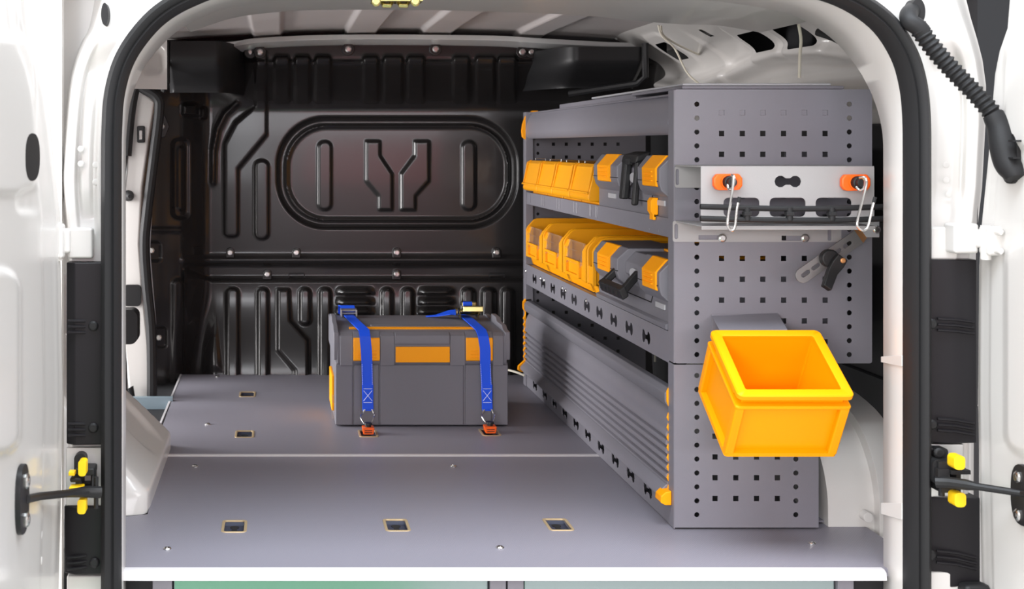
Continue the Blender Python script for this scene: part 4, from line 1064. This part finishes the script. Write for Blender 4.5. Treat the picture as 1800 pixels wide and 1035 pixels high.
# rubber ladder strap on the tray
rs = thing('rubber_strap', (.82, 2.10, .531), 'black rubber ladder strap stretched across the grey tool holder', 'strap')
for v0, v1, dv in ((363, 368, 3), (384, 387, 2)):
    pts = smooth_path([P(1231, v0, 2.108), P(1300, v0+2, 2.105), P(1390, v0+dv+1, 2.105), P(1470, v0+3, 2.105), P(1535, v0+1, 2.108), P(1560, v0, 2.112)], 4)
    MB().tube([Vector(p) for p in pts], .0046, 10).build('rail', 'rubber', rs)
for u in (1313, 1387.5, 1462):
    s = MB(); s.cyl(P(u, 364, 2.104), P(u, 388, 2.104), .0055, 12); s.box(X_(u-7, 2.104), X_(u+7, 2.104), 2.098, 2.110, Z_(379, 2.104), Z_(372, 2.104)); s.build('rung', 'rubber', rs, bevel=.001)
# orange turn plugs and wire hooks
def hook(u, v, pts, label):
    c = P(u, v, YP)
    t = thing('hanging_hook', (c.x, YP, c.z), label, 'hook', 'hooks on the tool holder')
    w, h_ = .0232, .0130
    s = MB(); s.prism([(c.x-w, c.z-.006), (c.x-w+.005, c.z-h_), (c.x+w-.005, c.z-h_), (c.x+w, c.z-.006), (c.x+w, c.z+.006), (c.x+w-.005, c.z+h_), (c.x-w+.005, c.z+h_), (c.x-w, c.z+.006)], YP-.012, YP-.0005)
    pl = s.build('plug', 'signal_orange', t, bevel=.003, seg=3, label='orange plastic turn plug')
    MB().tube([(c.x+.001+.0125*math.cos(a), YP-.0125, c.z+.0115*math.sin(a)) for a in [2*math.pi*k/20 for k in range(20)]], .0016, 6, closed=True).build('plug_ring', 'signal_orange', pl)
    s = MB(); s.tube([(c.x+.001, YP-.010, c.z), (c.x+.001, YP-.020, c.z), (c.x+.001, YP-.021, c.z), (c.x+.001, YP-.030, c.z)], [.0105, .0100, .0075, .0072], 16); s.build('knob', 'black_plastic', t, bevel=.001, label='black knob')
    wp = smooth_path([P(a, b_, Y) for a, b_, Y in pts], 6)
    MB().tube([Vector(p) for p in wp], .0021, 10).build('wire', 'steel', t, label='bent steel wire')
    e = Vector(wp[-1]); d = (Vector(wp[-1])-Vector(wp[-2])).normalized()
    MB().cyl(e-d*.001, e+d*.008, .0028, 10).build('tip', 'rubber', t, label='black rubber tip')
    return t
hook(1276, 319.5, [(1279, 325, 2.092), (1281, 332, 2.088), (1287, 330, 2.083), (1291, 318, 2.078), (1290, 310, 2.078), (1286, 308, 2.082), (1289, 313, 2.076), (1286, 345, 2.066), (1279, 388, 2.06), (1281, 400, 2.06), (1287, 405, 2.06), (1292, 398, 2.06), (1295, 370, 2.06), (1298, 355, 2.06)], 'steel wire hook on an orange plug, hanging at the left end of the tool holder')
hook(1500, 320.5, [(1505, 328, 2.092), (1511, 334, 2.088), (1519, 330, 2.083), (1521, 318, 2.078), (1516, 312, 2.078), (1511, 312, 2.080), (1520, 312, 2.074), (1523, 322, 2.072), (1518, 345, 2.066), (1507, 388, 2.06), (1509, 400, 2.06), (1519, 405, 2.06), (1526, 396, 2.06), (1532, 370, 2.06), (1536, 355, 2.06)], 'steel wire hook on an orange plug, hanging at the right end of the tool holder')

# swivel arm with clamp lever
YA = 2.20
ca = thing('clamp_arm', P(1470, 450, YA), 'slotted steel swivel arm with a black clamp lever below the tool holder', 'clamp arm')
def ax(u, v): return (X_(u, YA), Z_(v, YA))
A0 = np.array(ax(1412, 484)); A1 = np.array(ax(1510, 416)); dA = (A1-A0)/np.linalg.norm(A1-A0); nA = np.array((-dA[1], dA[0]))
def sl(t0, t1):
    p = A0+dA*t0; q = A0+dA*t1; return capsule(p[0], p[1], q[0], q[1], .0034, 6)
LA = float(np.linalg.norm(A1-A0)); wA = .0128
arc = [tuple(A0+wA*(-dA*math.cos(q)+nA*math.sin(q))) for q in [math.pi/2-math.pi*k/12 for k in range(13)]]
outl = arc+[tuple(A1-nA*wA), tuple(A1+nA*wA)]
MB().plate(outl, [sl(.000, .010), sl(.021, .031), sl(.064, .074), sl(.085, .095)], .003, front(YA)).build('arm', 'arm_steel', ca, bevel=.0006)
q0 = A1; q1 = A1+dA*.018
s = MB(); s.add([(q0[0]+nA[0]*wA, YA, q0[1]+nA[1]*wA), (q0[0]-nA[0]*wA, YA, q0[1]-nA[1]*wA), (q1[0]-nA[0]*wA, YA+.016, q1[1]-nA[1]*wA), (q1[0]+nA[0]*wA, YA+.016, q1[1]+nA[1]*wA)], [(0, 1, 2, 3)])
s.add([(v.x, v.y+.003, v.z) for v in s.v[:4]], [(3, 2, 1, 0)]); s.f += [(0, 4, 5, 1), (1, 5, 6, 2), (2, 6, 7, 3), (3, 7, 4, 0)]
s.build('arm_bend', 'copper_edge', ca, label='bent end of the arm in a copper colour')
MB().box(X_(1513, 2.2), X_(1552, 2.2), 2.212, 2.222, Z_(418, 2.2), Z_(390, 2.2)).build('end_bracket', 'light_grey', ca, bevel=.001)
screw((X_(1546, 2.2), 2.211, Z_(404, 2.2)), ca, .0055)
p = ax(1454, 453); q = ax(1433, 503)
MB().cyl((p[0], YA-.016, p[1]), (p[0], YA, p[1]), .0150, 18).build('clamp_head', 'black_plastic', ca, bevel=.003)
d_ = (Vector((q[0], 0, q[1]))-Vector((p[0]+.010, 0, p[1]-.004)))
s = MB(); st = Vector((p[0]+.012, YA-.022, p[1]-.002)); en = Vector((q[0]+.004, YA-.034, q[1]))
wv_ = Vector((-d_.z, 0, d_.x)).normalized()
s.ribbon([(st-d_*.12, wv_*.0095), (st+d_*.15, wv_*.0105), (st+d_*.45, wv_*.0088), (en, wv_*.0078)], .011); s.build('clamp_lever', 'black_plastic', ca, bevel=.002)
screw((st.x+.002, YA-.029, st.z+.0), ca, .0036, 'copper_edge')

# hanging orange crate, tilted towards the opening
th = math.radians(31.5); Lc, Dc = .160, .129
YC = 2.168
xl, xr_ = X_(1247, YC), X_(1440, YC)
O = Vector((xl, YC, Z_(580, YC)))        # rear left top corner of the rim
ex = Vector((1, 0, 0)); ey = Vector((0, -math.cos(th), -math.sin(th))); ez = Vector((0, math.sin(th), -math.cos(th)))   # along the rim to the front; down into the crate
W_ = xr_-xl
def C3(a, b_, d): return O+ex*a+ey*b_+ez*d
cr = thing('hanging_crate', C3(W_/2, Lc/2, Dc), 'orange plastic crate hanging tilted on the rack end panel', 'crate')
def rloop(ins, d, r, n=5):
    return [C3(p[0], p[1], d) for p in rrect(ins, W_-ins, ins, Lc-ins, max(r, .001), n)]
def loft(loops, close_first=False, close_last=False):
    s = MB(); n = len(loops[0])
    for l in loops: s.v += l
    for i in range(len(loops)-1):
        for k in range(n):
            s.f.append((i*n+k, i*n+(k+1) % n, (i+1)*n+(k+1) % n, (i+1)*n+k))
    if close_first: s.f.append(tuple(range(n)))
    if close_last: s.f.append(tuple((len(loops)-1)*n+k for k in range(n)))
    return s
it = .0150
loops = [rloop(.0085, .040, .004), rloop(.0085, Dc, .006), rloop(it+.002, Dc, .004)]
outer = loft([rloop(.011, .016, .001), rloop(.011, Dc-.004, .001)], False, False)
body = loft([rloop(it, .003, .003), rloop(it+.004, Dc-.008, .003)], False, True)
s = MB(); s.v = list(outer.v); s.f = list(outer.f); n0 = len(s.v); s.v += body.v; s.f += [tuple(i+n0 for i in f) for f in body.f]
s.v += rloop(.011, Dc-.004, .001); m_ = len(s.v); s.f.append(tuple(range(m_-24, m_)))
s.build('body', 'crate_orange', cr)
rimL = loft([rloop(it+.001, .004, .003), rloop(it+.001, -.0005, .003), rloop(it-.0015, -.0015, .004), rloop(.002, -.0015, .009), rloop(.0, .0005, .010), rloop(.0, .0075, .010), rloop(.0015, .0085, .009), rloop(.012, .0085, .005)])
rimL.build('rim', 'crate_orange', cr, smooth=40)
band = loft([rloop(.012, .0215, .004), rloop(.0015, .0215, .006), rloop(.0, .0235, .006), rloop(.0, .0265, .006), rloop(.0015, .0285, .006), rloop(.012, .0285, .004)])
band.build('band', 'crate_orange', cr, smooth=40)
foot = loft([rloop(.013, Dc-.0085, .004), rloop(.0015, Dc-.008, .006), rloop(.001, Dc-.001, .006), rloop(.003, Dc, .006)], False, True)
foot.build('foot_rim', 'crate_orange', cr, smooth=40)
for a in (0, 1):
    for b_ in (0, 1):
        xa = .001 if a == 0 else W_-.001-.015; yb = .001 if b_ == 0 else Lc-.001-.015
        s = MB()
        vs = [C3(xa+i*.015, yb+j*.015, d) for i in (0, 1) for j in (0, 1) for d in (.027, Dc-.004)]
        s.add(vs, [(0, 1, 3, 2), (4, 6, 7, 5), (0, 4, 5, 1), (2, 3, 7, 6), (0, 2, 6, 4), (1, 5, 7, 3)])
        s.build('corner_post', 'crate_orange', cr, bevel=.003)
for k, (xa, yb) in enumerate(((.004, .03), (W_-.012, .03))):
    s = MB(); vs = [C3(xa+i*.008, b_, d) for i in (0, 1) for b_ in (.03, Lc-.03) for d in (.008, .022)]
    s.add(vs, [(0, 1, 3, 2), (4, 6, 7, 5), (0, 4, 5, 1), (2, 3, 7, 6), (0, 2, 6, 4), (1, 5, 7, 3)]); s.build('grip_rail', 'crate_orange', cr, bevel=.002)
# sheet bracket that carries it
bk = thing('crate_bracket', P(1310, 600, 2.25), 'grey sloped sheet bracket between the rack end panel and the orange crate', 'bracket')
a0 = Vector((nx(1250), YN-.002, nz(554))); a1 = Vector((nx(1366), YN-.002, nz(550)))
bz = C3(.012, .010, .001); 
b0 = Vector((X_(1266, 2.18), 2.18, Z_(582, 2.18))); b1 = Vector((X_(1384, 2.18), 2.18, Z_(579, 2.18)))
s = MB(); nn = Vector((0, -.0008, -.0012)); s.add([a0, a1, b1, b0, a0+nn, a1+nn, b1+nn, b0+nn], [(0, 1, 2, 3), (7, 6, 5, 4), (0, 4, 5, 1), (1, 5, 6, 2), (2, 6, 7, 3), (3, 7, 4, 0)])
s.build('sheet', 'rack_grey', bk)
MB().box(nx(1250), nx(1366), YN-.0035, YN-.002, nz(640), nz(552)).build('mount_plate', 'rack_grey', bk, bevel=.0004)

# ================================================================== TOOLBOX ON THE FLOOR
bx = thing('toolbox', (.34, 3.25, 0), 'large grey toolbox with orange latches standing on the load floor', 'toolbox')
x0, x1, y0, y1, zt = .135, .545, 3.093, 3.40, .2205
zl = .66-(637-256)*3.09/F
body = MB().box(x0+.002, x1-.002, y0+.004, y1, .002, zl)
bo = body.build('body', 'case_grey', bx, bevel=.004)
for ua, ub in ((590, 620), (622, 666), (668, 815), (818, 864), (866, 893)):
    MB().box(X_(ua, y0), X_(ub, y0), y0+.0005, y0+.006, .004, zl-.006).build('front_panel', 'case_grey', bx, bevel=.002)
lidp = [(y0-.002, zl-.004), (y0-.005, zl+.002), (y0-.005, zt-.020), (y0-.003, zt-.006), (y0+.008, zt), (y1, zt+.002), (y1, zl-.004)]
MB().prism(lidp, x0+.006, x1-.006, 'X').build('lid', 'case_grey', bx, bevel=.002)
# lid front facets
for ua, ub in ((598, 620), (668, 693), (791, 817), (866, 884)):
    MB().prism([(y0-.007, zl-.007), (y0-.0075, zt-.020), (y0-.005, zt-.006), (y0+.008, zt+.001), (y0+.008, zl-.007)], X_(ua, y0), X_(ub, y0), 'X').build('lid_rib', 'case_grey', bx, bevel=.0015)
MB().prism([(y0-.0085, zt-.026), (y0-.009, zt-.020), (y0-.006, zt-.005), (y0+.008, zt+.0015), (y0+.008, zt-.026)], X_(694, y0), X_(790, y0), 'X').build('lid_lip', 'case_grey', bx, bevel=.0015)
# corner ears running back along the lid
for xa, xb in ((x0-.002, x0+.010), (x1-.010, x1+.002)):
    pr = [(y0-.003, zl+.006), (y0-.006, zt-.020), (y0-.002, zt+.002), (y0+.03, zt+.004), (y0+.05, zt+.012), (y0+.12, zt+.012), (y0+.135, zt+.020), (y0+.20, zt+.020), (y0+.215, zt+.006), (y1, zt+.006), (y1, zl+.006)]
    MB().prism(pr, xa, xb, 'X').build('lid_ear', 'case_grey', bx, bevel=.002)
# orange pieces
for ua, ub in ((621, 667), (818.5, 865)):
    pr = [(y0-.006, Z_(634, y0)), (y0-.0115, Z_(632, y0)), (y0-.012, Z_(600, y0)), (y0-.010, Z_(593, y0)), (y0-.004, Z_(592, y0))]
    lo = MB().prism(pr, X_(ua, y0), X_(ub, y0), 'X').build('latch', 'latch_orange', bx, bevel=.0015, label='orange latch')
    for k in range(3):
        v = 615+k*5.7
        MB().box(X_(ua+7, y0), X_(ub-6, y0), y0-.0135, y0-.011, Z_(v+2, y0), Z_(v, y0)).build('latch_rib', 'latch_orange', lo, bevel=.0006)
    MB().prism([(y0-.007, zt-.014), (y0-.008, zt-.010), (y0+.008, zt+.003), (y0+.010, zt-.004)], X_(ua, y0), X_(ub, y0), 'X').build('latch_hinge', 'case_grey', bx, bevel=.001)
MB().box(X_(695, y0), X_(790, y0), y0-.0085, y0-.004, Z_(636, y0), Z_(608.5, y0)).build('name_plate', 'latch_orange', bx, bevel=.001, label='orange label field')
MB().box(X_(613, 3.17), X_(848, 3.17), 3.150, 3.166, zt-.002, zt+.0045).build('grip', 'latch_orange', bx, bevel=.0015, label='orange folding grip on the lid')
s = MB(); s.box(X_(650, 3.2), X_(822, 3.2), 3.167, 3.20, zt, zt+.006); s.build('lid_pad', 'case_grey', bx, bevel=.004)
MB().box(x0-.004, x0+.003, 3.16, 3.30, Z_(716, 3.2), Z_(655, 3.2)).build('side_grip', 'latch_orange', bx, bevel=.002, label='orange grip on the side')
for z_ in (.012, .05): MB().box(x0-.005, x0+.002, 3.12, 3.14, z_, z_+.018).build('side_clip', 'clear_plastic', bx, bevel=.002)

# ---------------- lashing straps
def lashing(pts_front, w, label, kind_, ux, anch):
    t = thing('lashing_strap', (X_(anch[0], 3.03), 3.03, 0), label, 'strap', 'blue straps over the toolbox')
    cs = [(p, (w, 0, 0)) for p in pts_front]
    MB().ribbon(cs, .0022).build('webbing', 'strap_blue', t)
    # sewn end
    e = pts_front[-1]; 
    sw = MB(); zc = e.z+.036; xc = pts_front[-1].x-(pts_front[-1].x-pts_front[-2].x)*.5*.5; yc = e.y-.0022
    MB().box(xc-w, xc+w, yc-.0012, yc+.002, e.z+.004, e.z+.062).build('sewn_end', 'strap_blue', t, bevel=.0006)
    k = w*.78
    for a, b_ in (((-k, .016), (k, .016)), ((-k, -.016), (k, -.016)), ((-k, -.012), (k, .012)), ((-k, .012), (k, -.012))):
        sw.tube([(xc+a[0], yc-.0016, zc+a[1]), (xc+b_[0], yc-.0016, zc+b_[1])], .0007, 5)
    sw.build('stitching', 'thread_white', t)
    # edge stitching along the drop
    st = MB()
    p0, p1 = pts_front[-2], pts_front[-1]
    n_ = 26
    for sx in (-1, 1):
        for i in range(n_):
            a = p0.lerp(p1, i/n_); b_ = p0.lerp(p1, (i+.5)/n_)
            st.tube([a+Vector((sx*w*.9, -.0016, 0)), b_+Vector((sx*w*.9, -.0016, 0))], .00045, 4)
    st.build('edge_stitching', 'thread_white', t)
    # steel ring
    xa, ya = fpt(*anch)
    topc = e+Vector((0, -.001, .006))
    ring = smooth_path([topc+Vector((-.006, 0, 0)), topc+Vector((-.014, -.006, -.012)), Vector((xa-.016, ya+.022, .034)), Vector((xa-.006, ya+.006, .020)), Vector((xa+.006, ya+.006, .020)), Vector((xa+.016, ya+.022, .034)), topc+Vector((.014, -.006, -.012)), topc+Vector((.006, 0, 0)), topc+Vector((-.006, 0, 0))], 4)
    MB().tube([Vector(p) for p in ring[:-1]], .0019, 8, closed=True).build('ring', 'steel', t)
    # orange floor anchor
    s = MB(); s.prism([(xa-.014, .016), (xa-.0115, .001), (xa+.0115, .001), (xa+.014, .016)], ya-.016, ya+.014)
    an = s.build('anchor', 'signal_orange', t, bevel=.0015, label='orange plastic floor anchor')
    for z_ in (.005, .0095): MB().box(xa-.0085, xa+.0085, ya-.0165, ya-.015, z_, z_+.0016).build('anchor_slot', 'hole_dark', an)
    MB().tube([(xa, ya, .015), (xa, ya, .020), (xa, ya, .021), (xa, ya, .025)], [.007, .007, .0095, .009], 14).build('plunger', 'black_plastic', t)
    if kind_ == 'cam':
        p = ux; s = MB()
        for sx in (-1, 1): s.box(p.x+sx*.019-.002, p.x+sx*.019+.002, p.y-.02, p.y+.02, p.z-.004, p.z+.014)
        s.cyl((p.x-.02, p.y, p.z+.010), (p.x+.02, p.y, p.z+.010), .005, 10); s.cyl((p.x-.02, p.y-.014, p.z+.004), (p.x+.02, p.y-.014, p.z+.004), .003, 10)
        s.build('buckle', 'arm_steel', t, bevel=.001, label='dark steel clamp buckle')
        MB().ribbon([(p+Vector((-.006, .05, -.004)), (.019, 0, 0)), (p+Vector((-.006, .036, .018)), (.019, 0, 0)), (p+Vector((-.003, .012, .020)), (.018, 0, 0)), (p+Vector((0, -.004, .006)), (.018, 0, 0))], .0022).build('tail', 'strap_blue', t)
    else:
        p = ux; rb = MB()
        for sx in (-1, 1):
            rb.prism([(p.y-.030, p.z-.002), (p.y-.034, p.z+.010), (p.y, p.z+.022), (p.y+.035, p.z+.014), (p.y+.035, p.z)], p.x+sx*.022-.0015, p.x+sx*.022+.0015, 'X')
        rb.cyl((p.x-.024, p.y, p.z+.012), (p.x+.024, p.y, p.z+.012), .007, 12)
        bu = rb.build('ratchet', 'zinc_yellow', t, bevel=.0008, label='yellow zinc ratchet buckle')
        s = MB(); s.obox((p.x+.010, p.y-.020, p.z+.020), (.026, 0, 0), (0, .012, -.002), (0, .001, .008)); s.obox((p.x+.004, p.y+.012, p.z+.030), (.018, 0, 0), (0, .016, .0), (0, 0, .006)); s.build('ratchet_lever', 'zinc_yellow', bu, bevel=.003)
        MB().cyl((p.x-.012, p.y-.006, p.z+.032), (p.x+.010, p.y-.006, p.z+.032), .006, 12).build('spool', 'strap_blue', bu)
        for sx in (-1, 1): MB().tube([(p.x+sx*.026, p.y, p.z+.012), (p.x+sx*.030, p.y, p.z+.012)], [.010, .010], 10).build('ratchet_wheel', 'zinc_yellow', bu)
        MB().ribbon([(p+Vector((-.022, .01, .010)), (0, .016, .004)), (p+Vector((-.045, .012, .008)), (0, .020, .002)), (p+Vector((-.075, .03, -.002)), (0, .012, 0)), (p+Vector((-.10, .045, -.006)), (0, .004, 0))], .002).build('tail', 'strap_blue', t)
    return t
Yl = y0-.0155
def S(u, v, Y): return P(u, v, Y)
lf = [Vector((X_(606, 3.41), 3.41, .224)), Vector((X_(612, 3.36), 3.36, .229)), Vector((X_(622, 3.25), 3.25, .2285)), Vector((X_(640, y0), y0+.006, .2265)), Vector((X_(641, y0), Yl+.003, .214)), Vector((X_(643, y0), Yl, .185)), Vector((X_(645, 3.078), Yl, .150)), Vector((X_(647, 3.078), Yl+.001, Z_(722, 3.078)))]
lashing(lf, .0128, 'blue strap with a dark clamp buckle, over the left of the toolbox', 'cam', Vector((X_(613, 3.36), 3.36, .230)), (647, 762))
rt = [Vector((X_(806, 3.41), 3.41, .224)), Vector((X_(817, 3.33), 3.33, .229)), Vector((X_(828, 3.24), 3.24, .2285)), Vector((X_(846, y0), y0+.006, .2265)), Vector((X_(848, y0), Yl+.003, .214)), Vector((X_(851, y0), Yl, .185)), Vector((X_(853, 3.078), Yl, .150)), Vector((X_(857, 3.078), Yl+.001, Z_(722, 3.078)))]
lashing(rt, .0122, 'blue strap with a yellow zinc ratchet, over the right of the toolbox', 'ratchet', Vector((X_(822, 3.32), 3.32, .230)), (861, 760))

# ================================================================== LOOSE CABLES
def cable(name, pts, r, m, label):
    o = MB().tube([Vector(p) for p in smooth_path(pts, 6)], r, 8).build(name, m); tag(o, label, 'cable'); return o
cable('cable', [P(1157, 44, 2.9), P(1163, 62, 2.9), P(1180, 78, 2.9), P(1190, 92, 2.9), P(1208, 128, 2.85), P(1232, 150, 2.8)], .0022, 'cable_white', 'white cable hanging from the roof bow to the tray on the rack')
cable('cable', [P(1162, 46, 2.95), P(1166, 62, 2.95), P(1190, 78, 3.1), P(1228, 96, 3.3)], .0026, 'cable_white', 'beige cable running from the roof bow into the oval wall hole')
cable('cable', [P(1404, 44, 2.35), P(1408, 70, 2.37), P(1406, 100, 2.4), P(1405, 136, 2.42)], .0028, 'cable_white', 'beige cable hanging straight down in front of the rear wall hole')
cable('cable', [P(893, 650, 3.6), P(910, 655, 3.58), P(922, 660, 3.57)], .003, 'cable_white', 'white cable on the floor between the toolbox and the shelf rack')
cable('cable', [(1.05, 3.64, .30), (1.055, 3.65, .2), (1.05, 3.66, .06)], .003, 'cable_white', 'pale cable hanging in the gap behind the shelf rack')
